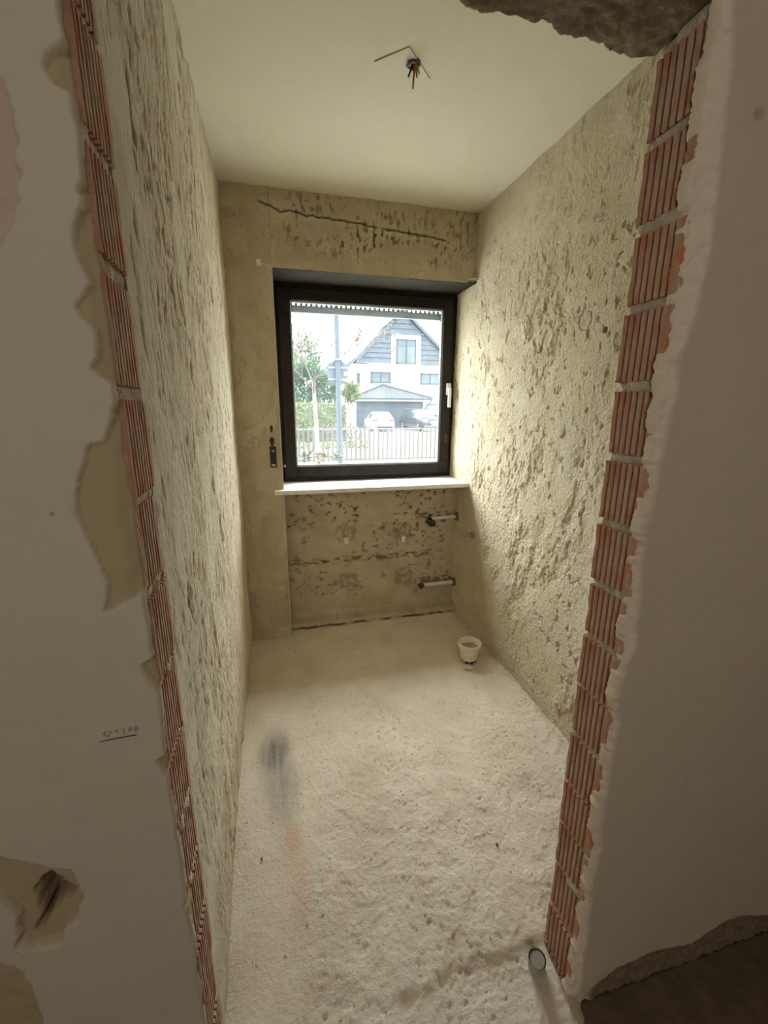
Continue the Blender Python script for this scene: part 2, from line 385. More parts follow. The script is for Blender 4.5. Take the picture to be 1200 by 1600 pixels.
heightfield('floor', (0, 0, 0), (1, 0, 0), (0, 1, 0), rng(-.03, W+.03, .005), np.concatenate([rng(-.35, .6, .0045)[:-1], rng(.6, 2.03, .006)]),
            h_floor, M_FLOOR, [(-1.2, 2.5, -2.6, 2.4, -.5, -.24)])
tag(bpy.data.objects['floor'], 'rough bare screed floor with a black and a reddish smear', kind='structure')
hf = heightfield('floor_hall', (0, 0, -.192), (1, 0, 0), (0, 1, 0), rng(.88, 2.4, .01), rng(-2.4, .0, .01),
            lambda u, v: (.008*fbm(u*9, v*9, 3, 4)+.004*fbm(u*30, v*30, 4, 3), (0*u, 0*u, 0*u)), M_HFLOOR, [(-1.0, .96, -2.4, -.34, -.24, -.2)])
tag(hf, 'hall floor with painted-in shade at the foot of the right hall wall', kind='structure')

o = heightfield('ceiling', (0, 0, H), (0, 1, 0), (1, 0, 0), rng(0, 2.0, .02), rng(-.05, W+.05, .02),
                lambda u, v: (.0012*fbm(u*5, v*5, 9, 3), (0*u, 0*u, 0*u)), M_CEIL, [(-.3, W+.3, 0, 2.4, H+.02, H+.2)])
tag(o, 'off white painted ceiling of the small room', kind='structure')
pc = [(.577, .938), (.668, .855), (.774, .962), (.674, 1.042)]
MB().prism(pc, H-.0035, H+.002, 'Z').build('ceiling_patch', M_CEIL, o, bevel=.0012)

# ------------------------------------------------------------------ front wall with the broken doorway
LEDGE = [(0.016, 2.3), (0.016, 1.867), (0.016, 1.832), (0.004, 1.829), (-0.017, 1.815), (-0.024, 1.802), (-0.017, 1.786), (-0.003, 1.783), (-0.002, 1.76), (-0.0, 1.741), (0.005, 1.712), (-0.001, 1.707), (0.003, 1.694), (-0.008, 1.682), (-0.003, 1.669), (-0.018, 1.642), (-0.02, 1.615), (-0.009, 1.578), (-0.03, 1.55), (-0.01, 1.522), (-0.015, 1.489), (-0.022, 1.476), (0.006, 1.454), (0.004, 1.44), (-0.011, 1.406), (-0.018, 1.383), (-0.039, 1.378), (-0.064, 1.313), (-0.067, 1.279), (-0.056, 1.237), (-0.042, 1.177), (-0.053, 1.129), (-0.005, 1.154), (0.008, 1.16), (0.010, 1.084), (0.008, 1.051), (-0.012, 1.04), (-0.016, 1.036), (-0.007, 0.999), (0.008, 0.962), (0.008, 0.924), (0.008, 0.871), (-0.013, 0.856), (-0.003, 0.826), (0.012, 0.821), (0.012, 0.768), (0.008, 0.682), (0.002, 0.633), (0.006, 0.568), (-0.004, 0.529), (0.002, 0.458), (0.003, 0.338), (0.002, 0.211), (0.002, -.3)]
LPOLY = LEDGE+[(.1, -.3), (.1, 2.3)]
PATCH1 = [(-0.175, 1.775), (-0.11, 1.80), (-0.068, 1.784), (-0.064, 1.758), (-0.063, 1.73), (-0.067, 1.697), (-0.071, 1.662), (-0.081, 1.638), (-0.099, 1.613), (-0.15, 1.60), (-0.195, 1.65), (-0.205, 1.72)]
HOLEP = [(-0.301, 0.755), (-0.255, 0.729), (-0.221, 0.706), (-0.19, 0.683), (-0.165, 0.674), (-0.155, 0.611), (-0.167, 0.589), (-0.172, 0.557), (-0.193, 0.55), (-0.203, 0.519), (-0.244, 0.521), (-0.259, 0.537), (-0.269, 0.515), (-0.262, 0.549), (-0.259, 0.576), (-0.254, 0.598), (-0.27, 0.647), (-0.315, 0.682)]
CAV = [(-0.203, 0.658), (-0.191, 0.645), (-0.19, 0.634), (-0.171, 0.614), (-0.184, 0.595), (-0.202, 0.592), (-0.22, 0.568), (-0.236, 0.538), (-0.241, 0.542), (-0.228, 0.572), (-0.229, 0.629), (-0.217, 0.65)]
PATCH2 = [(-0.44, 0.552), (-0.294, 0.51), (-0.272, 0.487), (-0.259, 0.429), (-0.257, 0.358), (-0.267, 0.241), (-0.267, -.3), (-0.587, -.3)]
def h_hall_l(u, v):
    j = .0025*fbm(u*60, v*60, 14, 3)
    paint = .0010*fbm(u*22, v*22, 24, 3)+.0012*fbm(u*5, v*5, 34, 2)
    base = -.007+.0025*fbm(u*14, v*14, 44, 4)
    e1 = sst(-.0012, .0012, sdist(u, v, LPOLY)+j)
    e2 = sst(-.003, .003, sdist(u, v, PATCH1)+3*j)
    e3 = sst(-.001, .0015, sdist(u, v, HOLEP)+j)
    e4 = sst(-.003, .003, sdist(u, v, CAV)+2*j)
    e5 = sst(-.003, .003, sdist(u, v, PATCH2)+2*j)
    ex = np.maximum.reduce([e1, e2, e3, e5])
    h = paint*(1-ex)+ex*base+e2*.003*fbm(u*50, v*50, 54, 3)+e5*.004*fbm(u*40+v*20, v*14-u*10, 64, 3)-e3*.010-e4*.055
    h = h-.010*sst(-.020, .004, u+.012*fbm(u*8, v*13, 74, 3))*e1      # broken rim next to the bricks
    dot = sst(.004, .002, np.hypot(u+.096, v-1.285)); scr = .5*sst(.012, .0, np.hypot((u+.074)*.8, v-1.286))*sst(-.1, .2, fbm(u*120, v*120, 84, 2))
    return h, (np.clip(np.maximum(e1, np.maximum(e3, e5)), 0, 1), np.clip(e4*1.0+dot*.8+scr*.4, 0, 1), e2)
wfl = heightfield('wall_front_left', (0, -.014, 0), (1, 0, 0), (0, 0, 1), np.concatenate([rng(-1.1, -.45, .03)[:-1], rng(-.45, -.001, .003)]), rng(-.25, 2.5, .0035),
                  h_hall_l, M_HALLL, [(-1.1, -.3, .003, T, -.3, 2.55), (-.3, -.012, .075, T-.012, -.3, 2.55)], skirt=.022)
tag(wfl, 'painted hall wall left of the doorway with flaked off patches', kind='structure')
RPAINT = [(0.922, 2.6), (0.922, 2.033), (0.936, 1.955), (0.941, 1.862), (0.954, 1.703), (0.943, 1.585), (0.928, 1.526), (0.934, 1.448), (0.926, 1.386), (0.918, 1.281), (0.916, 1.166), (0.922, 1.044), (0.934, 0.939), (0.916, 0.897), (0.918, 0.775), (0.92, 0.647), (0.918, 0.554), (0.925, 0.392), (0.918, 0.289), (0.926, 0.037), (0.93, -0.055), (0.93, -0.129)]
RBOT = [(0.97, -0.12), (1.041, -0.077), (1.089, -0.073), (1.168, -0.064), (1.304, -0.092), (1.427, -0.046), (1.481, -0.046), (1.604, -0.092), (1.9, -.07), (2.4, -.08)]
RPOLY = [(2.4, 2.6)]+RPAINT+RBOT
def h_hall_r(u, v):
    j = .004*fbm(u*45, v*45, 16, 3)
    s = sdist(u, v, RPOLY)+j
    out = sst(.001, -.002, s)
    slope = sst(.0, -.045, s)
    edge = sst(.05, .0, u-XJ)
    low = sst(.02, -.08, v)*out*sst(.05, .08, u-XJ)
    h = .0010*fbm(u*22, v*22, 26, 3)-out*(.004+.009*slope)+out*.013*fbm(u*34, v*30, 36, 5, .68)-out*.005*edge
    nick = sst(.008, .004, np.hypot(u-1.015, (v-.25)*1.3)) + sst(.012, .005, np.hypot((u-1.01)*.7, v-1.90))*.6
    h = h-.006*nick
    return h, (np.clip(out*(1-low*.8), 0, 1), np.clip(low*1.0+nick*.6, 0, 1), 0*u)
def fray(o, x0, sgn, amp, seed, bias):
    """tear the free edge of a plaster skin: shift the columns next to it in and out"""
    co = np.empty(len(o.data.vertices)*3, np.float32); o.data.vertices.foreach_get('co', co); co = co.reshape(-1, 3); g = len(co)-16
    x, z = co[:g, 0], co[:g, 2]; w = np.clip(1-sgn*(x-x0)/.035, 0, 1)
    n = fbm(z*16, z*0+1.5, seed, 5, .65)+.35*terrace(fbm(z*11, z*0+7.5, seed+7, 2)*3)
    co[:g, 0] = x+w*w*(amp*n+bias); o.data.vertices.foreach_set('co', co.ravel()); o.data.update()
fray(wfl, -.001, -1, .004, 301, .002)
wfr = heightfield('wall_front_right', (0, -.016, 0), (1, 0, 0), (0, 0, 1), np.concatenate([rng(XJ+.002, 1.72, .0035)[:-1], rng(1.72, 2.4, .03)]), rng(-.25, 2.5, .004),
                  h_hall_r, M_HALLR, [(XJ+.25, 2.4, .003, T, -.3, 2.55), (XJ+.014, XJ+.25, .012, T-.004, -.3, 2.55)], skirt=.022)
fray(wfr, XJ+.002, 1, .012, 302, -.003)
tag(wfr, 'painted hall wall right of the doorway with a broken plaster edge', kind='structure')

def brick_mesh(name, depth, hgt, ribs, ragf, ragb, seed):
    """ribbed clay brick: face at x=0 looking to +x, y from 0 to depth, z from 0 to hgt, body reaching to x=-.11"""
    r = random.Random(seed); nz = 8
    prof = [(0.0, -.11), (.0, -.004), (.004, 0)]
    m = .012; pw = (depth-2*m)/ribs
    for k in range(ribs):
        y = m+k*pw; g = .0065*(0.8+.4*r.random())
        prof += [(y, .0), (y+pw*.18, -g), (y+pw*.36, -g), (y+pw*.5, 0.0005*r.random())]
    prof += [(depth-.004, 0), (depth, -.004), (depth, -.11)]
    V_ = []; F = []; n = len(prof)
    zs = [0, .004]+[hgt*k/(nz-2) for k in range(1, nz-2)]+[hgt-.004, hgt]
    for j, z in enumerate(zs):
        f = ragf*r.random() if r.random() < .6 else 0; b = ragb*r.random() if r.random() < .5 else 0
        tip = .003 if j in (0, len(zs)-1) else 0
        for i, (y, x) in enumerate(prof):
            t = y/depth; yy = y+f*max(0, 1-t*3)-b*max(0, t*3-2)
            V_.append((x-tip+(r.random()-.5)*.0012 if x > -.05 else x, yy, z+(r.random()-.5)*.002))
    for j in range(len(zs)-1):
        for i in range(n-1): F.append((j*n+i, j*n+i+1, (j+1)*n+i+1, (j+1)*n+i))
        F.append((j*n+n-1, j*n, (j+1)*n, (j+1)*n+n-1))
    F.append(tuple(range(n-1, -1, -1))); F.append(tuple((len(zs)-1)*n+i for i in range(n)))
    me = bpy.data.meshes.new(name); me.from_pydata(V_, [], F); me.materials.append(M_BRICK); me.update()
    mk = [(1 if -.003 < p[1] or k_ in (0, 1, len(prof)-1, len(prof)-2) else 0) for k_, p in enumerate(prof)]*len(zs)
    a = me.attributes.new('mask', 'FLOAT_COLOR', 'POINT'); a.data.foreach_set('color', np.repeat(np.array(mk, np.float32), 4))
    return me
# right jamb: courses measured from the photograph, top joint downwards
JR = [2.045, 1.903, 1.762, 1.621, 1.473, 1.327, 1.182, 1.035, .897, .759, .617, .467, .329, .187, .031, -.117, -.26]
variants = [brick_mesh('brick_ribbed', .118, 1.0, 6, .004, .003, s) for s in range(5)]
for k in range(len(JR)-1):
    gap = .018 if k < 8 else .010
    me_ = variants[k % 5]
    o = bpy.data.objects.new('brick', me_); link(o, wfr)
    off = random.uniform(-.003, .003)
    o.matrix_local = Matrix.Translation((XJ+off, .003+.116, JR[k+1]+gap*.5)) @ Matrix.Rotation(math.pi, 4, 'Z') @ Matrix.Diagonal((1, 1, JR[k]-JR[k+1]-gap, 1))
JL = [2.045, 1.90, 1.755, 1.61, 1.445, 1.29, 1.14, .985, .83, .68, .53, .38, .23, .08, -.07, -.22]
variants_l = [brick_mesh('brick_ribbed_narrow', .116, 1.0, 7, .003, .004, s+20) for s in range(5)]
for k in range(len(JL)-1):
    gap = .024 if k in (2, 3) else .014
    o = bpy.data.objects.new('brick', variants_l[k % 5]); link(o, wfl)
    o.matrix_local = Matrix.Translation((.003+random.uniform(-.003, .002), .002, JL[k+1]+gap*.5)) @ Matrix.Diagonal((1, 1, JL[k]-JL[k+1]-gap, 1))
def mortar(name, parent, x, sgn, joints, y0, y1, seed, mat=None):
    def fn(u, v):
        g = np.full(u.shape, 9.)
        for z in joints: g = np.minimum(g, np.abs(v-z))
        nj = fbm(u*40, v*40, seed, 4, .6)
        h = -.014+.010*sst(.016, .008, g+.005*nj)+.007*nj-.02*sst(.012, .0, np.minimum(u-y0, y1-u)+.006*nj)
        sm = sst(.20, .34, fbm(u*9+5, v*6, seed+9, 3)); h = h+.006*sm
        return h, (sst(.02, .03, g)*.7, 0*u, 0*u)
    if sgn > 0: return heightfield(name, (x, 0, 0), (0, 1, 0), (0, 0, 1), rng(y0, y1, .004), rng(-.25, 2.06, .004), fn, M_MORTL, skirt=.03, parent=parent)
    return heightfield(name, (x, 0, 0), (0, 0, 1), (0, 1, 0), rng(-.25, 2.06, .004), rng(y0, y1, .004), lambda v, u: fn(u, v), M_MORT, skirt=.03, parent=parent)
mortar('mortar_bed', wfl, .002, 1, JL, .004, .116, 201)
mortar('mortar_bed', wfr, XJ, -1, JR, .004, .119, 202)
# lintel over the doorway
def h_lint(u, v):
    return .010*fbm(u*14, v*14, 204, 4, .6)+.006*fbm(u*50, v*50, 205, 3), (0*u, 0*u, 0*u)
us = rng(-.012, XJ+.012, .005)
o = heightfield('wall_front_lintel', (0, 0, 2.06), (0, 1, 0), (1, 0, 0), rng(.0, .135, .004), us, h_lint, M_CONC, [(-1.1, 2.4, .012, T-.02, 2.08, 2.6)], skirt=.03)
co = np.empty(len(o.data.vertices)*3, np.float32); o.data.vertices.foreach_get('co', co); co = co.reshape(-1, 3)
g = co.shape[0]-8; yy = co[:g, 1]; t = np.clip((yy-.05)/.08, 0, 1)
co[:g, 1] = yy+t*(.022*fbm(co[:g, 0]*13, co[:g, 0]*0, 206, 4, .65)-.006+.03*sst(.75, .9, co[:g, 0])*sst(.95, .85, co[:g, 0]))
co[:g, 2] -= t*.012*np.clip(fbm(co[:g, 0]*9, co[:g, 0]*0+4, 207, 3), 0, 1)
o.data.vertices.foreach_set('co', co.ravel()); o.data.update()
MB().box(-.002, XJ+.004, -.014, .013, 2.072, 2.5).build('hall_plaster', M_HALLR, o)
tag(o, 'dark rough concrete lintel with a crumbling edge above the doorway', kind='structure')
# rest of the hall, behind the camera
sh = MB().box(-1.2, 2.5, -2.5, 0.0, H, H+.1).build('ceiling_hall', M_CEIL); tag(sh, 'hall ceiling', kind='structure')
sh = MB().box(-1.2, -1.1, -2.5, .1, -.3, 2.6).build('wall_hall_left', M_HALLL); tag(sh, 'left end wall of the hall', kind='structure')
sh = MB().box(2.4, 2.5, -2.5, .1, -.3, 2.6).build('wall_hall_right', M_HALLR); tag(sh, 'right end wall of the hall', kind='structure')
sh = MB().box(-1.2, 2.5, -2.6, -2.5, -.3, 2.6).build('wall_hall_back', M_HALLL); tag(sh, 'back wall of the hall', kind='structure')

# ------------------------------------------------------------------ window
win = empty('window_1', (.818, 2.10, .968), kind='structure', label='square dark brown framed window with a white handle and a marble sill')
def wbuild(mb, name, mat, parent=win, **k):
    mb.v = [(x-.818, y-2.10, z-.968) for x, y, z in mb.v]; return mb.build(name, mat, parent, **k)
def frame_bars(x0, x1, z0, z1, w, y0, y1):
    m = MB()
    m.box(x0, x0+w, y0, y1, z0, z1); m.box(x1-w, x1, y0, y1, z0, z1); m.box(x0+w, x1-w, y0, y1, z0, z0+w); m.box(x0+w, x1-w, y0, y1, z1-w, z1)
    return m
wbuild(frame_bars(.238, W+.004, .955, 2.142, .052, 2.118, 2.20), 'outer_frame', M_FRAME, bevel=.003)
sash = wbuild(frame_bars(.262, 1.372, .990, 2.112, .070, 2.096, 2.165), 'sash', M_FRAME, bevel=.006, seg=3)
GX0, GX1, GZ0, GZ1 = .332, 1.302, 1.060, 2.042
wbuild(frame_bars(GX0-.001, GX1+.001, GZ0-.001, GZ1+.001, .010, 2.112, 2.124), 'gasket', M_GASKET, bevel=.002)
pane = wbuild(MB().add([(GX0, 2.128, GZ0), (GX1, 2.128, GZ0), (GX1, 2.128, GZ1), (GX0, 2.128, GZ1)], [(0, 1, 2, 3)]), 'pane', M_GLASS)
# handle
hd = wbuild(MB().box(1.333, 1.362, 2.076, 2.097, 1.515, 1.590), 'handle', M_WHITE, bevel=.004)
lv = MB().box(1.336, 1.356, 2.052, 2.066, 1.435, 1.560); lv.tube([(1.346, 2.098, 1.548), (1.346, 2.056, 1.548)], .009, 12)
wbuild(lv, 'lever', M_WHITE, hd, bevel=.003); hd_s = MB().tube([(1.346, 2.0755, 1.522), (1.346, 2.077, 1.522)], .004, 8); wbuild(hd_s, 'screw', M_STEEL, hd)
for z in (1.02, 2.06):
    hg = MB().tube([(.262, 2.088, z-.035), (.262, 2.088, z+.035)], .009, 10); wbuild(hg, 'hinge', M_FRAME, smooth=True)
wbuild(MB().tube([(.255, 2.086, 1.062), (.255, 2.086, 1.075)], .008, 10), 'hinge_cap', M_STEEL, smooth=True)
wbuild(MB().box(1.338, 1.352, 2.093, 2.098, 1.20, 1.26), 'latch_plate', simple('brown_latch', (.06, .04, .028), .4), bevel=.001)
sill = MB().box(.186, W+.015, 1.800, 2.13, .936, .962)
wbuild(sill, 'window_sill', M_SILL, bevel=.004)
wbuild(MB().box(.30, 1.40, 2.17, 2.48, .945, .96), 'outer_sill', simple('zinc_sill', (.55, .57, .58), .4, .3), bevel=.002)
wbuild(MB().box(XP-.006, XP+.002, D-.006, D+.02, .96, 2.14), 'corner_bead', simple('pale_edge_strip', (.52, .47, .38), .8, var=.15))
MB().box(XP-.004, XP+.003, -.006, .02, .0, .93).build('corner_bead', MATS['pale_edge_strip'], wbk)
# roller shutter hanging just below its box
rs = empty('roller_shutter', (.82, 2.225, 1.995), label='grey roller shutter pulled up behind the top of the window pane', cat='shutter')
m = MB().prism([(2.205, 2.000), (2.205, 2.036), (2.212, 2.041), (2.222, 2.041), (2.226, 2.034), (2.226, 2.002), (2.218, 1.996)], .30, 1.36, 'X'); m.v = [(x-.82, y-2.225, z-1.995) for x, y, z in m.v]
m.build('end_slat', M_SLATB, rs, bevel=.002)
m = MB()
for k in range(34):
    x = .305+k*.031; m.box(x, x+.017, 2.212, 2.218, 2.041, 2.053)
m.v = [(x-.82, y-2.225, z-1.995) for x, y, z in m.v]; m.build('slot_bridges', M_SLATB, rs)
for k in range(3):
    z = 2.053+k*.05; m = MB().prism([(2.207, z), (2.203, z+.012), (2.203, z+.032), (2.209, z+.046), (2.220, z+.046), (2.222, z)], .30, 1.36, 'X'); m.v = [(x-.82, y-2.225, zz-1.995) for x, y, zz in m.v]
    m.build('slat', M_SLATB, rs, bevel=.002)
for x in (.286, 1.352):
    m = MB().box(x, x+.022, 2.195, 2.235, .96, 2.14); m.v = [(a-.82, y-2.225, z-1.995) for a, y, z in m.v]; m.build('guide_rail', M_GASKET, rs)

# ------------------------------------------------------------------ fittings in the room
p = at(427, 714, D)
sw = empty('strap_winder', (p[0], D, p[2]), label='black shutter strap slot set in the pier left of the window', cat='strap winder')
m = MB().box(-.018, .018, -.012, .01, -.060, .060); m.build('plate', M_BLACK, sw, bevel=.004)
MB().box(-.007, .007, -.016, -.011, .030, .042).build('roller', M_STEEL, sw, bevel=.002)
MB().box(-.010, .010, -.0145, -.011, -.052, -.040).build('tab', M_GASKET, sw, bevel=.001)
for i, (px, py, sx, sz) in enumerate([(424, 670, .008, .02), (425, 690, .012, .026)]):
    q = at(px, py, D); m = MB()
    m.add([(sx*math.cos(a)*(1+.25*math.sin(3*a)), -.008, sz*math.sin(a)) for a in np.linspace(0, 2*math.pi, 12)[:-1]]+[(sx*.7*math.cos(a), .01, sz*.7*math.sin(a)) for a in np.linspace(0, 2*math.pi, 12)[:-1]],
          [tuple(range(11))]+[(k, (k+1) % 11, 11+(k+1) % 11, 11+k) for k in range(11)])
    o = m.build('bitumen_blob', M_BLACK); o.location = (q[0], D, q[2])
    tag(o, ['small dark tar spot higher above the strap winder', 'larger dark tar spot just above the strap winder'][i], 'tar spot', 'tar spots on the pier')
def flange(p0, d, parent, r=.020):
    e = Vector(p0)-Vector(d)*.012
    return MB().tube([e, Vector(p0)], [r, r], 18).build('wall_rosette', M_GASKET, parent, bevel=.003)
for i, (z, xa) in enumerate([(.705, 1.185), (.222, 1.150)]):
    t_ = empty('radiator_pipe', (W, 1.955, z), label=['upper cut off radiator pipe with black cap in the niche', 'lower cut off radiator pipe just above the floor in the niche'][i], cat='pipe', group='cut off radiator pipes')
    MB().tube([(.02, 0, 0), (xa-W, 0, -.004)], .0125, 14).build('tube', M_PIPE, t_, smooth=True)
    MB().tube([(.0, 0, 0), (-.016, 0, 0)], [.032, .026], 20).build('wall_rosette', simple('rusty_ring', (.12, .09, .06), .7), t_, smooth=True)
    if i == 0:
        MB().tube([(xa-W+.008, -.012, .004), (xa-W-.006, -.02, -.012), (xa-W+.018, -.03, -.034), (xa-W+.03, -.028, -.042)], [.016, .026, .026, .016], 14).build('cap', M_BLACK, t_, smooth=True)
    else:
        MB().tube([(xa-W+.012, 0, 0), (xa-W-.02, -.004, -.012)], [.017, .020], 14).build('cap', simple('dark_bronze', (.07, .05, .035), .5), t_, smooth=True)
t_ = empty('pipe_stub', (W, 1.70, .645), label='short metal pipe stub with a nut sticking out of the right wall', cat='pipe')
MB().tube([(.02, 0, 0), (-.075, 0, .006)], .010, 14).build('tube', M_STEEL, t_, smooth=True)
MB().tube([(.0, 0, 0), (-.022, 0, .001)], [.021, .019], 6).build('nut', simple('brass_nut', (.36, .30, .18), .4, .6), t_, bevel=.002)
MB().tube([(-.050, 0, .004), (-.050, 0, .026)], .005, 8).build('bleed_screw', M_STEEL, t_)
for i, (ax, az) in enumerate(ANCH):
    o = MB().box(-.014, .014, -.012, .004, -.020, .020).add([(-.009, -.03, -.006), (.010, -.026, .004), (.006, -.012, .012), (-.008, -.012, -.012)], [(0, 1, 2, 3)]).build('wall_plug', M_WHITE, None, bevel=.004)
    o.location = (ax, DN-.004, az); o.rotation_euler = (0, random.uniform(-.3, .3), 0)
    tag(o, ['white bracket plug in the left half of the niche', 'white bracket plug in the right half of the niche'][i], 'wall plug', 'white plugs in the niche wall')
# clips at the two upper window corners
q = at(401, 411, D); o = MB().box(-.012, .012, -.02, .01, -.014, .014).build('cable_clip', M_WHITE, None, bevel=.003); o.location = (q[0]+.01, D, q[2])
tag(o, 'small white cable clip on the pier above the left window corner', 'clip')
MB().tube([(.016, -.012, -.005), (.05, -.014, -.012), (.062, -.008, -.03)], .004, 8).build('cable_end', M_PIPE, o, smooth=True)
q = at(738, 437, D); o = MB().tube([(-.045, -.012, -.004), (-.01, -.016, 0), (.018, -.014, .004)], [.004, .006, .006], 8).build('cable_stub', M_PIPE, None, smooth=True); o.location = (q[0]+.01, D, q[2])
tag(o, 'pale cable stub poking out at the upper right window corner', 'cable')
MB().tube([(-.04, -.014, -.02), (-.005, -.012, -.022), (.01, -.01, -.016)], .005, 6).build('bare_end', M_BLACK, o, smooth=True)
# metal rod in the right wall
o = MB().tube([(.02, 0, 0), (-.055, -.028, .002)], .0035, 8).build('metal_rod', M_STEEL, None, smooth=True); o.location = (W, .735, .735)
tag(o, 'thin metal rod sticking out of the right plaster wall', 'rod')
# lamp wires on the ceiling
lw = empty('lamp_wires', (.699, .915, H), label='loose lamp wires hanging from the ceiling hole', cat='wires')
MB().lathe([(.0, .004), (.026, .004), (.024, -.004), (.016, -.007), (.010, -.001), (.0, -.001)], 14).build('ragged_hole', M_BLACK, lw, smooth=True)
for i, (dx, dy, dz, mt) in enumerate([(.004, .012, -.062, M_COPPER), (-.014, .006, -.036, M_BLACK), (-.026, -.006, -.016, M_CONDUIT), (.022, .0, -.026, M_CONDUIT), (.012, -.006, -.04, M_COPPER)]):
    MB().tube([(dx*.2, dy*.2, .0), (dx*.5+.003, dy*.4, dz*.35), (dx, dy, dz)], [.0038, .0038, .003], 8).build('wire', mt, lw, smooth=True)
# flower pot with crumbs below it
P0 = (1.228, 1.335, .002)
pt = empty('flower_pot', P0, 0, label='small cream flower pot standing on the floor by the right wall', cat='flower pot'); pt.scale = (1, 1, .84)
MB().lathe([(.0, .022), (.044, .022), (.048, .026), (.053, .065), (.058, .098), (.062, .104), (.0655, .110), (.0685, .138), (.067, .143), (.062, .143), (.058, .136), (.054, .100), (.0, .098)], 40).build('pot', M_POT, pt, smooth=True, angle=.6)
MB().lathe([(.0, .104), (.03, .103), (.053, .1015), (.055, .095)], 24).build('soil', M_SOIL, pt, smooth=True)
for a in (-2.3, -1.5, -.7, .9, 2.2):
    MB().lathe([(.0, .0), (.008, .0), (.009, .012), (.006, .024), (.0, .024)], 8, (.036*math.cos(a), .036*math.sin(a), 0)).build('foot', M_BLACK, pt, smooth=True)
ch = MB().box(-.024, .024, -.016, .016, 0, .008).build('tile_shard', simple('pale_tile', (.62, .57, .46), .6), None, bevel=.002); ch.location = (1.19, 1.262, .010); ch.rotation_euler = (.05, .04, -.5)
tag(ch, 'pale tile shard lying on the floor in front of the pot', 'tile shard')
# grey conduit end beside the right jamb
q = CAM+(RGT*(836-600)/FPX+UPV*(800-1512)/FPX+FWD)*1.0
cz = -.13; d = RGT*(838-600)/FPX+UPV*(800-1512)/FPX+FWD; q = CAM+d*(cz-CAM[2])/d[2]
cdt = empty('floor_conduit', (q[0], q[1], cz), label='grey conduit end rising from the floor beside the right brick jamb', cat='conduit')
MB().tube([(.03, .04, -.09), (.012, .014, -.03), (0, 0, .015), (-.004, -.004, .045)], .024, 18, cap=False).build('tube', M_CONDUIT, cdt, smooth=True)
MB().tube([(.004, .004, .0), (-.0035, -.0035, .040)], .0205, 18).build('plug', simple('dusty_inside', (.25, .22, .17), .9), cdt, smooth=True)
# loose crumbs
r = random.Random(5); m = MB()
def crumb(mb, x, y, z, s):
    v = [Vector((r.uniform(-1, 1), r.uniform(-1, 1), r.uniform(-.5, .8))) for _ in range(6)]
    v = [Vector((s, 0, 0)), Vector((-s*.8, s*.2, 0)), Vector((0, s*r.uniform(.5, 1), 0)), Vector((.1*s, -s*r.uniform(.5, 1), 0)), Vector((r.uniform(-.3, .3)*s, 0, s*r.uniform(.4, .8))), Vector((0, 0, -s*.4))]
    a = r.uniform(0, 6.28); v = [Vector((p.x*math.cos(a)-p.y*math.sin(a), p.x*math.sin(a)+p.y*math.cos(a), p.z))+Vector((x, y, z)) for p in v]
    mb.add(v, [(0, 2, 4), (2, 1, 4), (1, 3, 4), (3, 0, 4), (2, 0, 5), (1, 2, 5), (3, 1, 5), (0, 3, 5)])
xs = np.array([r.random()**.8*(W-.06)+.03 for _ in range(1500)]); ys = np.array([r.uniform(.08, 1.85) for _ in range(1500)])
hz = h_floor(xs, ys)[0]
for x, y, z in zip(xs, ys, hz):
    if math.hypot(x-1.228, y-1.335) < .085: continue
    s = .0016+.004*r.random()**4
    if (x < .06 or x > W-.06): s *= 1.3
    crumb(m, x, y, z+s*.15, s)
tag(m.build('plaster_crumbs', M_CRUMB), 'fine plaster crumbs scattered over the screed floor', 'debris', kind='stuff')
DARKC = simple('dark_crumb', (.10, .075, .05), .9)
for i, (px, py, s, lb) in enumerate([(408, 1328, .008, 'dark leaf shaped crumb on the left of the floor'), (779, 1297, .009, 'dark crumb lying on the floor toward the right jamb'), (745, 1075, .006, 'tiny dark crumb on the floor in front of the pot')]):
    d = RGT*(px-600)/FPX+UPV*(800-py)/FPX+FWD; q = CAM+d*(0-CAM[2])/d[2]
    mm = MB(); crumb(mm, 0, 0, 0, s); o = mm.build('dark_crumb', DARKC); o.location = (q[0], q[1], float(h_floor(np.array([q[0]]), np.array([q[1]]))[0][0])+.003); o.scale = (.6, 1.3, .8)
    tag(o, lb, 'crumb', 'dark crumbs on the floor')
# pencil level mark on the hall wall: triangle, + 1.00, underlined
def hp(px, py): q = at(px, py, -.0165); return (q[0], q[1], q[2])
zm = lambda x, y: hp(150+x/15, 1120+y/15)
ST = [[(85, 592), (330, 540), (500, 508), (640, 482), (800, 450), (945, 432)], [(170, 385), (205, 440), (272, 475), (350, 350), (250, 350), (170, 385)],
      [(440, 350), (510, 330)], [(478, 310), (482, 380)], [(640, 270), (638, 390)], [(690, 375), (694, 380)],
      [(760, 300), (775, 260), (810, 250), (830, 290), (815, 340), (780, 350), (760, 300)], [(890, 290), (905, 245), (950, 230), (975, 265), (960, 320), (920, 335), (890, 290)]]
m = MB()
for k, st in enumerate(ST): m.tube([zm(*p) for p in st], .0008 if k == 0 else .0004, 6)
m.build('pencil_mark', M_GRAPH, wfl)

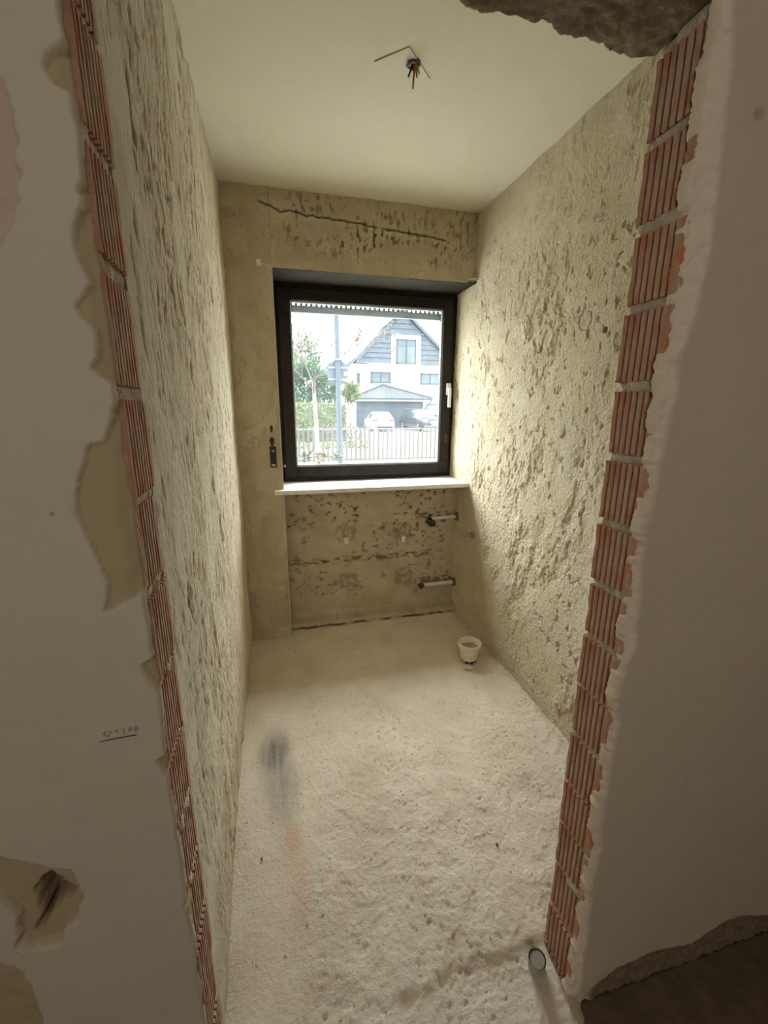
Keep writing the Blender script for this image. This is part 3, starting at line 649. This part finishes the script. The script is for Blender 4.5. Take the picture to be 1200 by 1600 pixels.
# ------------------------------------------------------------------ outdoors
GZ = -.32
def plain(name, col, rough=.7, metal=0, **k): return simple(name, col, rough, metal, spec=.12, **k)
M_ASPH = plain('pale_driveway', (.25, .25, .24), .9, scale=3)
M_LAWN = plain('winter_lawn', (.16, .17, .05), .95, scale=6, var=.3)
M_PICKET = plain('weathered_picket', (0.0437, 0.0386, 0.0335), .8, var=.3)
M_RAIL = plain('pale_rail', (0.0908, 0.0877, 0.0786), .7)
M_POLE = plain('galvanised_pole', (0.0255, 0.0318, 0.0389), .5, var=.12)
M_SIGN = plain('sign_back_grey', (0.0291, 0.0387, 0.0509), .5)
M_RENDER = plain('white_render', (0.3125, 0.3125, 0.3038), .9, scale=2, var=.04)
M_SLATE = plain('blue_slate', (0.0273, 0.0330, 0.0403), .6, var=.25, scale=3)
M_TILE = plain('grey_roof_tile', (0.0234, 0.0255, 0.0280), .6, var=.3, scale=4)
M_ANTH = plain('anthracite_frame', (0.0157, 0.0204, 0.0237), .5)
M_HGLASS = plain('house_window_glass', (0.0393, 0.0499, 0.053), .12, var=.25, scale=.7)
M_BLIND = plain('pale_roller_blind', (0.0333, 0.0409, 0.0484), .7)
M_GDOOR = plain('garage_door_grey', (0.0226, 0.0301, 0.0382), .5, var=.2, scale=1.2)
M_BARK = plain('pale_birch_bark', (0.0786, 0.0668, 0.0590), .9, var=.5, scale=9)
M_TWIG = plain('brown_twig', (0.0394, 0.0302, 0.0254), .9)
M_LEAF1 = plain('autumn_leaf', (0.0842, 0.0694, 0.0415), .8, var=.35, scale=2)
M_LEAF2 = plain('evergreen_leaf', (0.0409, 0.0713, 0.0372), .8, var=.4, scale=1.5)
M_LEAF3 = plain('yellow_green_leaf', (0.0649, 0.0835, 0.0248), .8, var=.35, scale=2)
M_LEAF4 = plain('hedge_leaf', (0.0409, 0.0446, 0.0311), .8, var=.3, scale=2)
M_WCAR = plain('white_car_paint', (0.234, 0.243, 0.2475), .25, var=.02)
M_DCAR = plain('dark_car_paint', (0.0127, 0.0163, 0.0200), .2, var=.1)
M_CGLASS = plain('car_glass', (0.0151, 0.0197, 0.0212), .08, var=.1)
M_TYRE = plain('tyre_rubber', (0.006, 0.006, 0.006), .8)
M_ALLOY = plain('alloy_wheel', (0.0756, 0.0786, 0.0817), .35, .4)
M_TAIL = plain('red_tail_light', (0.256, 0.0192, 0.0128), .3)
M_LAMPC = plain('clear_headlight', (0.352, 0.3648, 0.3712), .15)

m = MB().box(-60, 70, 2.42, 120, GZ-.2, GZ); gr = m.build('ground', M_ASPH); tag(gr, 'pale paved street and driveway outside the window', kind='structure')
m = MB().box(-12, 4.6, 14.5, 22.0, GZ, GZ+.03); o = m.build('lawn', M_LAWN); tag(o, 'strip of yellowish lawn behind the picket fence', kind='structure')

# picket fence
FY = 13.0
fe = empty('picket_fence', (3.4, FY, GZ), label='low grey wooden picket fence along the street', cat='fence')
pk = bpy.data.meshes.new('picket'); mp = MB().box(-.036, .036, -.012, .012, .06, 1.10)
tmp = mp.build('picket', M_PICKET, fe, bevel=.006); tmp.location = (-4.6, 0, 0); first = tmp
for k in range(1, 62):
    c = first.copy(); COL.objects.link(c); c.parent = fe; c.location = (-4.6+k*.151, 0, random.uniform(-.006, .006))
for z, mt, hh in ((1.09, M_RAIL, .035), (.55, M_PICKET, .018), (.115, M_PICKET, .05)):
    MB().box(-4.7, 4.8, .012, .05, z-hh/2, z+hh/2).build('rail', mt, fe)
for x in (-3.0, -.02, 3.0):
    MB().box(x-.05, x+.05, -.03, .07, -.05, 1.14).build('post', M_RAIL, fe, bevel=.008)

# street pole with round sign seen from behind
q = at(531, 700, 10.2); bx = q[0]
po = empty('street_pole', (bx, 10.2, GZ), label='tall grey street pole with a road sign seen from behind', cat='pole')
MB().tube([(.02, 0, 0), (.0, 0, 1.5), (-.03, 0, 5.2)], [.074, .065, .055], 14).build('pole', M_POLE, po, smooth=True)
zt, zb = at(526, 562, 10.2)[2]-GZ, at(526, 602, 10.2)[2]-GZ
sx = at(529, 580, 10.2)[0]-bx
def disc(cx, cz, rx, rz, y0, y1, n=36): return MB().prism([(cx+rx*math.cos(2*math.pi*k/n), cz+rz*math.sin(2*math.pi*k/n)) for k in range(n)], y0, y1)
sg = disc(sx, (zt+zb)/2, .262, .30, .08, .10).build('road_sign', M_SIGN, po)
MB().box(sx-.25, sx+.25, .06, .09, zt-.20, zt-.16).build('bracket', M_RAIL, sg); MB().box(sx-.25, sx+.25, .06, .09, zb+.12, zb+.16).build('bracket', M_RAIL, sg)
MB().box(sx+.15, sx+.23, .05, .09, (zt+zb)/2-.06, (zt+zb)/2+.02).build('sticker', M_WHITE, sg)
MB().box(sx-.10, sx+.10, -.09, .09, (zt+zb)/2+.28, (zt+zb)/2+.31).build('clamp', M_RAIL, po)

# leaves
def leaf_mesh(name, pts, size, mat, parent, seed=1, kind=None):
    R = np.random.RandomState(seed); n = len(pts); pts = np.asarray(pts)
    a = R.normal(size=(n, 3)); a /= np.linalg.norm(a, axis=1)[:, None]; b = R.normal(size=(n, 3)); b -= (a*b).sum(1)[:, None]*a; b /= np.linalg.norm(b, axis=1)[:, None]
    s = size*(.6+.8*R.rand(n))[:, None]
    V_ = np.stack([pts-a*s, pts+b*s*.45, pts+a*s, pts-b*s*.45], 1).reshape(-1, 3)
    o = quadmesh(name, V_, np.arange(n*4).reshape(n, 4), mat, parent, smooth=False)
    if kind: o['kind'] = kind
    return o
def blob(c, rx, ry, rz, n, seed):
    R = np.random.RandomState(seed); d = R.normal(size=(n, 3)); d /= np.linalg.norm(d, axis=1)[:, None]
    rr = (.35+.65*R.rand(n)**.5)*(.78+.35*np.sin(d[:, 0]*5+seed)*np.cos(d[:, 2]*6+d[:, 1]*4))
    return np.array(c)+d*rr[:, None]*np.array([rx, ry, rz])
def tree(name, base, height, lean, label, leafmat, nleaf, seed, spread=.9, split=.45, trunk_r=.075, depth=4, ls=.05, group=None, zmin=0):
    R = random.Random(seed); root = empty(name, base, label=label, cat='tree', group=group)
    top = Vector((lean*height, 0, height*split))
    tp = [Vector((0, 0, -.05)), top*.5+Vector((.02, 0, 0)), top]
    MB().tube(tp, [trunk_r, trunk_r*.85, trunk_r*.65], 10).build('trunk', M_BARK, root, smooth=True)
    mb = MB(); tips = []
    def grow(p, d, L, r_, lev):
        q1 = p+d*L*.5+Vector((R.uniform(-.06, .06), R.uniform(-.06, .06), R.uniform(0, .05)))*L; q2 = q1+(d+Vector((R.uniform(-.2, .2), R.uniform(-.2, .2), R.uniform(-.02, .2)))).normalized()*L*.5
        mb.tube([p, q1, q2], [r_, r_*.8, r_*.55], 5, cap=False)
        if lev <= 2: tips.append((q1, q2))
        if lev == 0: return
        for k in range(3 if lev > 1 else 2):
            nd = (d+Vector((R.uniform(-1, 1), R.uniform(-1, 1), R.uniform(-.3, .8)))*spread).normalized()
            grow(q2 if k else q1, nd, L*R.uniform(.6, .8), r_*.55, lev-1)
    for k in range(4):
        a = 1.57*k+R.uniform(-.4, .4)
        grow(top-Vector((0, 0, .12*k)), Vector((math.cos(a)*spread, math.sin(a)*spread, R.uniform(.6, 1.2))).normalized(), height*.165, trunk_r*.36, depth)
    mb.build('branches', M_TWIG, root)
    if nleaf:
        RR = np.random.RandomState(seed); idx = RR.randint(0, len(tips), nleaf); t = RR.rand(nleaf, 1)
        A = np.array([tuple(tips[i][0]) for i in idx]); B = np.array([tuple(tips[i][1]) for i in idx])
        leaf_mesh('foliage', A*(1-t)+B*t+RR.normal(size=(nleaf, 3))*.05, ls, leafmat, root, seed, 'stuff')
    return root
q = at(497, 720, 12.2)
tree('birch_tree', (q[0], 12.2, GZ), 5.4, -.012, 'slim tree with pale trunk and sparse brown leaves beside the street pole', M_LEAF1, 3800, 4, .75, .46, .075, 4, .030)
q = at(700, 530, 33)
tree('bare_tree', (q[0]+4.6, 52, GZ), 15.0, 0, 'bare twiggy tree rising behind the right roof slope', M_LEAF1, 260, 9, .8, .5, .2, 4, .10)
def bush(name, px, py, Y, rx, rz, n, mat, label, ls=.06, seed=1, group=None, cat='bush'):
    c = at(px, py, Y); root = empty(name, (c[0], Y, GZ), label=label, cat=cat, group=group); z = c[2]-GZ
    leaf_mesh('foliage', blob((0, 0, z), rx, rx*.8, rz, n, seed), ls, mat, root, seed, 'stuff')
    R = random.Random(seed); mb = MB()
    for k in range(5): mb.tube([(R.uniform(-.05, .05), 0, 0), (R.uniform(-.2, .2)*rx, R.uniform(-.2, .2), z*.6), (R.uniform(-.5, .5)*rx, R.uniform(-.3, .3)*rx, z+rz*.3)], [.03, .02, .008], 5)
    mb.build('stems', M_TWIG, root)
bush('evergreen_bush', 478, 598, 24, 1.5, 1.5, 3500, M_LEAF2, 'large pale evergreen bush at the far left behind the hedge', .13, 3, 'bushes across the street')
bush('evergreen_bush', 512, 606, 27, 1.1, 1.25, 2600, M_LEAF2, 'dark evergreen bush between the slim tree and the pole', .12, 5, 'bushes across the street')
bush('round_bush', 548, 613, 26, .62, .70, 1800, M_LEAF3, 'yellow green bush at the left corner of the white house', .10, 7, 'bushes across the street')
bush('evergreen_bush', 470, 560, 30, 1.9, 2.0, 1500, M_LEAF2, 'thin tall conifer at the left edge of the pane', .12, 11, 'bushes across the street')
# clipped hedge: box of leaves
x0 = at(462, 645, 22)[0]; x1 = at(533, 645, 22)[0]; zt = at(500, 629, 22)[2]
hd_ = empty('clipped_hedge', ((x0+x1)/2, 22, GZ), label='clipped hedge with a flat top across the street', cat='hedge')
R = np.random.RandomState(3); n = 6000; P = R.rand(n, 3)*np.array([x1-x0+1.2, .8, zt-GZ])-np.array([(x1-x0)/2+.9, .4, 0])
leaf_mesh('foliage', P, .07, M_LEAF3, hd_, 3, 'stuff'); MB().box(-(x1-x0)/2-.8, (x1-x0)/2+.2, -.25, .25, 0, zt-GZ-.08).build('inner_growth', M_LEAF4, hd_)
q = at(520, 662, 18); n = 3500
hb = empty('low_hedge', (q[0], 18, GZ), label='low bare brownish hedge behind the picket fence', cat='hedge')
P = R.rand(n, 3)*np.array([3.6, .6, .95])-np.array([1.9, .3, 0]); leaf_mesh('foliage', P, .045, M_LEAF4, hb, 8, 'stuff')
mb = MB()
for k in range(60):
    x = R.uniform(-1.9, 1.7); mb.tube([(x, 0, 0), (x+R.uniform(-.1, .1), R.uniform(-.2, .2), .5), (x+R.uniform(-.25, .25), R.uniform(-.3, .3), 1.0)], .008, 4)
mb.build('stems', M_TWIG, hb)
for i, (px, n, sd) in enumerate([(478, 70, 2), (503, 90, 4), (527, 60, 6)]):
    c = at(px, 712, 9.5); root = empty('garden_shrub', (c[0], 9.5, GZ), label=['low leafy shrub at the lower left corner of the pane', 'low shrub with reddish leaves at the foot of the slim tree', 'low leafy shrub at the foot of the street pole'][i], cat='shrub', group='shrubs below the window')
    leaf_mesh('foliage', blob((0, 0, c[2]-GZ-.02), .20, .2, .14, n, sd), .06, [M_LEAF4, M_LEAF1, M_LEAF4][i], root, sd, 'stuff')
    mb = MB(); 
    for k in range(6): mb.tube([(0, 0, 0), (R.uniform(-.1, .1), 0, (c[2]-GZ)*.6), (R.uniform(-.2, .2), R.uniform(-.1, .1), c[2]-GZ+.08)], .006, 4)
    mb.build('stems', M_TWIG, root)

# house across the street
HY = 40.0
def hx(px, py): p = at(px, py, HY); return (p[0], p[2])
ho = empty('white_house', (at(615, 640, HY)[0], HY, GZ), label='white house with a blue grey slate clad gable across the street', cat='house')
hox, hoz = ho.location.x, GZ
def hb_(mb, name, mat, parent=ho, **k):
    mb.v = [(x-hox, y-HY, z-hoz) for x, y, z in mb.v]; return mb.build(name, mat, parent, **k)
xl = hx(546, 600)[0]; xr = hx(740, 600)[0]; ze = hx(560, 568)[1]
hb_(MB().box(xl, xr, HY, HY+9, GZ, ze), 'wall', M_RENDER)
apex = hx(628, 487); gl = hx(556, 566); grt = (2*apex[0]-gl[0]+1.2, gl[1]-.3)
hb_(MB().prism([gl, grt, apex], HY+.02, HY+9), 'gable_wall', M_RENDER)
# roof slabs
def slab(p, q, y0, y1, t, name):
    d = Vector((q[0]-p[0], q[1]-p[1])).normalized(); nn = Vector((-d.y, d.x)); nn = nn if nn.y > 0 else -nn
    return hb_(MB().prism([p, q, (q[0]+nn.x*t, q[1]+nn.y*t), (p[0]+nn.x*t, p[1]+nn.y*t)], y0, y1), name, M_SLATE)
slab(hx(541, 575), hx(561, 559), HY-.45, HY+9.4, .25, 'roof_eave'); slab(hx(561, 559), apex, HY-.45, HY+9.4, .25, 'roof')
slab(apex, (grt[0]+.6, grt[1]-.5), HY-.45, HY+9.4, .25, 'roof')
hb_(MB().tube([(*hx(590, 518)[:1], HY-.5, hx(590, 518)[1]), (hx(618, 496)[0], HY-.5, hx(618, 496)[1])], .06, 8), 'ridge_rail', M_ANTH)
# slate courses, stepped rows
def courses(poly_l, zlo, zhi, name, xcut=None):
    """rows between the two x limits given as functions of z"""
    m = MB(); n = max(3, int(round((zhi-zlo)/.42))); hh = (zhi-zlo)/n
    for k in range(n):
        z = zlo+k*hh; a0, b0 = poly_l(z); a1, b1 = poly_l(z+hh)
        if b1-a1 < .02 and b0-a0 < .02: continue
        m.add([(a0, HY-.20, z), (b0, HY-.20, z), (b1, HY-.13, z+hh), (a1, HY-.13, z+hh), (a0, HY, z), (b0, HY, z), (b1, HY, z+hh), (a1, HY, z+hh)], [(0, 1, 2, 3), (0, 4, 5, 1), (3, 2, 6, 7), (0, 3, 7, 4), (1, 5, 6, 2)])
    return hb_(m, name, M_SLATE)
def lx(z): t = (z-gl[1])/(apex[1]-gl[1]); return gl[0]+t*(apex[0]-gl[0])+.1
def rx_(z): t = (z-grt[1])/(apex[1]-grt[1]); return grt[0]+t*(apex[0]-grt[0])-.1
zc = hx(612, 567)[1]; zh = hx(610, 521)[1]; xb0 = hx(611, 545)[0]; xb1 = hx(657, 545)[0]
courses(lambda z: (lx(z), min(xb0, rx_(z))), zc, zh, 'slate_cladding'); courses(lambda z: (xb1, rx_(z)), zc-.1, zh, 'slate_cladding')
courses(lambda z: (lx(z), rx_(z)), zh, apex[1]-.15, 'slate_cladding')
hb_(MB().box(lx(zh), rx_(zh), HY-.32, HY-.1, zh-.06, zh+.06), 'gutter', M_SLATE)
hb_(MB().box(xb0, xb1, HY-.12, HY+.02, zc-.2, zh-.06), 'bay', M_RENDER)
def hwin(a, b, sub=2, blind=.3, name='window', y=0.0):
    x0_, z1_ = hx(*a); x1_, z0_ = hx(*b); w = .11; yy = HY-.16+y
    m = MB(); m.box(x0_, x1_, yy-.06, yy+.1, z0_, z0_+w); m.box(x0_, x1_, yy-.06, yy+.1, z1_-w, z1_); m.box(x0_, x0_+w, yy-.06, yy+.1, z0_, z1_); m.box(x1_-w, x1_, yy-.06, yy+.1, z0_, z1_)
    for k in range(1, sub): xm = x0_+(x1_-x0_)*k/sub; m.box(xm-w*.5, xm+w*.5, yy-.05, yy+.1, z0_, z1_)
    f = hb_(m, name, M_ANTH)
    hb_(MB().box(x0_+.02, x1_-.02, yy-.01, yy+.05, z0_+.02, z1_-.02), 'pane', M_HGLASS, f)
    if blind: hb_(MB().box(x0_+w, x1_-w, yy-.035, yy-.01, z1_-w-(z1_-z0_)*blind, z1_-w), 'blind', M_BLIND, f)
    hb_(MB().box(x0_-.08, x1_+.08, yy-.16, yy+.1, z0_-.07, z0_), 'sill', M_RAIL, f)
hwin((618.7, 530), (648.7, 570), 2, .22, y=-.06); hwin((579, 580.7), (610, 599), 2, .38, y=.1); hwin((656.7, 583), (686, 601.5), 2, 0, y=.1); hwin((557.5, 583), (562, 601), 1, 0, y=.1)
hb_(MB().tube([(hx(616, 524)[0], HY-.25, hx(616, 524)[1]), (hx(616, 545)[0], HY-.25, hx(616, 545)[1]), (hx(614, 548)[0], HY-.25, hx(614, 548.5)[1]), (hx(610, 549)[0], HY-.25, hx(610, 549)[1])], .05, 8), 'downpipe', M_ANTH, smooth=True)

# double garage in front of the house
GY = 35.0
def gx(px, py, Y=GY): p = at(px, py, Y); return (p[0], p[2])
ga = empty('garage', (at(612, 640, GY)[0], GY, GZ), label='low double garage with hipped tile roof and dark door', cat='garage')
gox = ga.location.x
def gb(mb, name, mat, parent=ga, **k):
    mb.v = [(x-gox, y-GY, z-GZ) for x, y, z in mb.v]; return mb.build(name, mat, parent, **k)
ex0, ez = gx(551, 621.5); ex1 = gx(675, 621)[0]; wx0 = gx(555, 640)[0]; wx1 = gx(668, 640)[0]; dx0, dz = gx(557.5, 626.5); dx1 = gx(664, 626.5)[0]
gb(MB().box(wx0, dx0, GY+.4, GY+3.7, GZ, ez-.05).box(dx1, wx1, GY+.4, GY+3.7, GZ, ez-.05).box(dx0, dx1, GY+.4, GY+3.7, dz, ez-.05).box(dx0, dx1, GY+.9, GY+3.7, GZ, dz), 'wall', M_RENDER)
gd = gb(MB().box(dx0, dx1, GY+.55, GY+.62, GZ, dz), 'garage_door', M_GDOOR)
for k in range(5): gb(MB().box(dx0, dx1, GY+.53, GY+.56, GZ+.08+k*.44, GZ+.44+k*.44), 'door_section', M_GDOOR, gd, bevel=.01)
gb(MB().box(ex0+.1, ex1-.1, GY+.05, GY+.12, ez-.24, ez-.02), 'fascia', M_RENDER)
pk_ = at(597, 602, GY+2.15); ap = (pk_[0], GY+2.15, pk_[2])
c0, c1, c2, c3 = (ex0, GY, ez), (ex1, GY, ez), (ex1, GY+4.3, ez), (ex0, GY+4.3, ez)
gb(MB().add([c0, c1, c2, c3, ap], [(0, 1, 4), (1, 2, 4), (2, 3, 4), (3, 0, 4), (3, 2, 1, 0)]), 'roof', M_TILE)
m = MB(); A_ = Vector(ap)
for k in range(34):
    t = (k+.5)/34; e = Vector(c0).lerp(Vector(c1), t); s_ = min(1, (t/((ap[0]-ex0)/(ex1-ex0))) if e.x < ap[0] else ((1-t)/((ex1-ap[0])/(ex1-ex0))))
    top_ = Vector((e.x, GY+2.15*s_, ez+(ap[2]-ez)*s_)); m.tube([e+Vector((0, 0, .02)), top_+Vector((0, 0, .02))], .05, 5)
tag(gb(m, 'tile_rolls', M_TILE), kind='stuff')
for cc in (c0, c1): gb(MB().tube([Vector(cc)+Vector((0, 0, .06)), A_+Vector((0, 0, .06))], .09, 8), 'hip_tiles', M_TILE, smooth=True)
gb(MB().tube([(ex0-.1, GY-.08, ez-.04), (ex1+.12, GY-.08, ez-.04)], .075, 10), 'gutter', M_ANTH, smooth=True)
gb(MB().tube([(ex1-.05, GY-.02, ez-.08), (ex1-.1, GY+.1, ez-.4), (wx1-.1, GY+.3, ez-.75), (wx1-.08, GY+.34, GZ)], .05, 8), 'downpipe', M_ANTH, smooth=True)
wdx = gx(669, 633)[0]
wp_ = empty('board_screen', (wdx+1.2, 36.2, GZ), label='grey board screen at the right side of the garage', cat='screen')
for k in range(14): MB().box(-1.1+k*.2, -.92+k*.2, -.03, .03, 0, gx(675, 632.5, 36.2)[1]-GZ).build('board', plain('grey_board', (.09, .10, .09), .8), wp_)
MB().box(-1.2, 1.9, -.05, .05, gx(675, 632.5, 36.2)[1]-GZ, gx(675, 632.5, 36.2)[1]-GZ+.08).build('cap_rail', M_ANTH, wp_)

# cars: front of the car looks along +y in its own frame
def car(name, loc, rz, label, st, width, paint, rear_view, wheel_r, wy):
    root = empty(name, loc, rz, label, 'car', 'cars on the driveway')
    V_ = []; F = []; npt = 13
    for (y, zb, zbelt, zr, wb, wt) in st:
        w = width/2*wb; w2 = width/2*wt
        half = [(w*.90, zb), (w*.985, zb+.12), (w, (zb+zbelt)/2), (w*.985, zbelt-.05), (w*.95, zbelt), (w2, zr-.05), (w2*.86, zr)]
        pts = half+[(0, zr+.02)]+[(-a, b) for a, b in reversed(half)]
        V_ += [(a, y, b) for a, b in pts]
    n = 15
    for i in range(len(st)-1):
        for k in range(n-1): F.append((i*n+k, i*n+k+1, (i+1)*n+k+1, (i+1)*n+k))
        F.append((i*n+n-1, i*n, (i+1)*n, (i+1)*n+n-1))
    F.append(tuple(range(n))); F.append(tuple((len(st)-1)*n+k for k in range(n-1, -1, -1)))
    MB().add(V_, F).build('body', paint, root, smooth=True, angle=.7)
    for s in (-1, 1):
        for y in wy:
            x = s*(width/2-.10)
            w = MB().tube([(x-.11, y, wheel_r), (x+.11, y, wheel_r)], wheel_r, 22).build('wheel', M_TYRE, root, bevel=.03)
            MB().tube([(x+s*.105, y, wheel_r), (x+s*.122, y, wheel_r)], wheel_r*.66, 16).build('rim', M_ALLOY, w)
            MB().tube([(x+s*.02, y, wheel_r+.02), (x+s*.109, y, wheel_r+.02)], wheel_r*1.16, 22).build('wheel_arch', M_TYRE, root) if False else None
    def skin(i, j, k0, k1, off, t0=.08, t1=.92):
        g = lambda a, k: Vector(V_[a*n+k]); A, B, C_, D_ = g(i, k0), g(j, k0), g(j, k1), g(i, k1)
        P = [A.lerp(B, t0).lerp(D_.lerp(C_, t0), .10), A.lerp(B, t1).lerp(D_.lerp(C_, t1), .10), A.lerp(B, t1).lerp(D_.lerp(C_, t1), .88), A.lerp(B, t0).lerp(D_.lerp(C_, t0), .88)]
        nrm = (P[1]-P[0]).cross(P[3]-P[0]).normalized(); c = sum(P, Vector())/4
        if nrm.dot(c-Vector((0, c.y if abs(c.x) > .3 else 0, .7))) < 0: nrm = -nrm
        return MB().add([p+nrm*off for p in P]+[p-nrm*.03 for p in P], [(0, 1, 2, 3), (0, 4, 5, 1), (1, 5, 6, 2), (2, 6, 7, 3), (3, 7, 4, 0)])
    return root, skin, V_, n
SH = [(-2.05, .32, .62, .80, .80, .74), (-2.00, .24, .92, 1.02, .94, .80), (-1.72, .22, .96, 1.36, .98, .66), (-1.2, .22, .96, 1.45, 1, .70), (-.1, .22, .94, 1.46, 1, .71), (.55, .22, .93, 1.25, 1, .70), (.95, .22, .90, .97, 1, .80), (1.8, .24, .78, .84, .95, .74), (2.08, .32, .62, .66, .84, .70)]
q = at(597, 655, 31)
hc, skin, CV, cn = car('white_hatchback', (q[0]+.1, 32.6, GZ), -.05, 'white hatchback parked with its rear toward the window', SH, 1.78, M_WCAR, True, .30, (-1.3, 1.25))
skin(1, 2, 5, 9, .012, .12, .9).build('rear_window', M_CGLASS, hc)
for a, b_ in ((2, 3), (3, 4), (4, 5)):
    for k0, k1 in ((4, 5), (10, 9)): skin(a, b_, k0, k1, .01).build('side_window', M_CGLASS, hc)
skin(5, 6, 5, 9, .012).build('windscreen', M_CGLASS, hc)
for s in (-1, 1): MB().box(min(s*.44, s*.82), max(s*.44, s*.82), -2.075, -1.98, .80, .92).build('tail_light', M_TAIL, hc, bevel=.02)
MB().box(-.72, .72, -2.09, -2.0, .30, .44).build('bumper_insert', M_DCAR, hc, bevel=.03)
MB().box(-.27, .27, -2.085, -2.02, .64, .74).build('number_plate', M_WHITE, hc, bevel=.008)
MB().box(-.40, .40, -2.06, -2.0, .765, .79).build('plate_trim', M_DCAR, hc)
SU = [(-2.35, .40, .75, .98, .82, .72), (-2.28, .32, 1.05, 1.15, .95, .78), (-1.95, .30, 1.10, 1.58, .99, .66), (-1.3, .30, 1.10, 1.69, 1, .70), (-.1, .30, 1.07, 1.70, 1, .71), (.45, .30, 1.05, 1.55, 1, .70), (.98, .30, 1.02, 1.12, 1, .82), (1.9, .32, .95, 1.03, .97, .80), (2.25, .34, .82, .94, .92, .78), (2.35, .42, .70, .78, .86, .74)]
q = at(655, 655, 32)
sv, skin, CV, cn = car('dark_suv', (q[0]+.25, 32.3, GZ), math.pi+.12, 'dark grey off road car parked facing the window', SU, 1.92, M_DCAR, False, .37, (-1.45, 1.45))
skin(5, 6, 5, 9, .012, .06, .94).build('windscreen', M_CGLASS, sv)
for a, b_ in ((2, 3), (3, 4), (4, 5)):
    for k0, k1 in ((4, 5), (10, 9)): skin(a, b_, k0, k1, .01).build('side_window', M_CGLASS, sv)
gri = MB().box(-.46, .46, 2.30, 2.40, .62, .88).build('grille', M_TYRE, sv, bevel=.02)
for z in (.68, .755, .83): MB().box(-.44, .44, 2.395, 2.415, z-.012, z+.012).build('grille_bar', M_LAMPC, gri)
em = MB().tube([(.10*math.cos(a), 2.425, .755+.10*math.sin(a)) for a in np.linspace(0, 2*math.pi, 21)], .012, 6)
for a in (math.pi/2, math.pi*7/6, math.pi*11/6): em.tube([(0, 2.425, .755), (.10*math.cos(a), 2.425, .755+.10*math.sin(a))], .012, 6)
em.build('emblem', M_ALLOY, gri, smooth=True)
for s in (-1, 1):
    MB().box(min(s*.52, s*.86), max(s*.52, s*.86), 2.16, 2.36, .74, .88).build('headlight', M_LAMPC, sv, bevel=.03)
    mr = MB().box(min(s*.95, s*1.14), max(s*.95, s*1.14), .52, .68, 1.10, 1.24).build('wing_mirror', M_DCAR, sv, bevel=.03)
    MB().box(min(s*.62, s*.68), max(s*.62, s*.68), -1.7, .1, 1.69, 1.73).build('roof_rail', M_ALLOY, sv)
MB().box(-.85, .85, 2.28, 2.40, .40, .48).build('bumper_trim', M_ALLOY, sv, bevel=.02)
MB().box(-.27, .27, 2.38, 2.42, .50, .60).build('number_plate', M_WHITE, sv, bevel=.008)
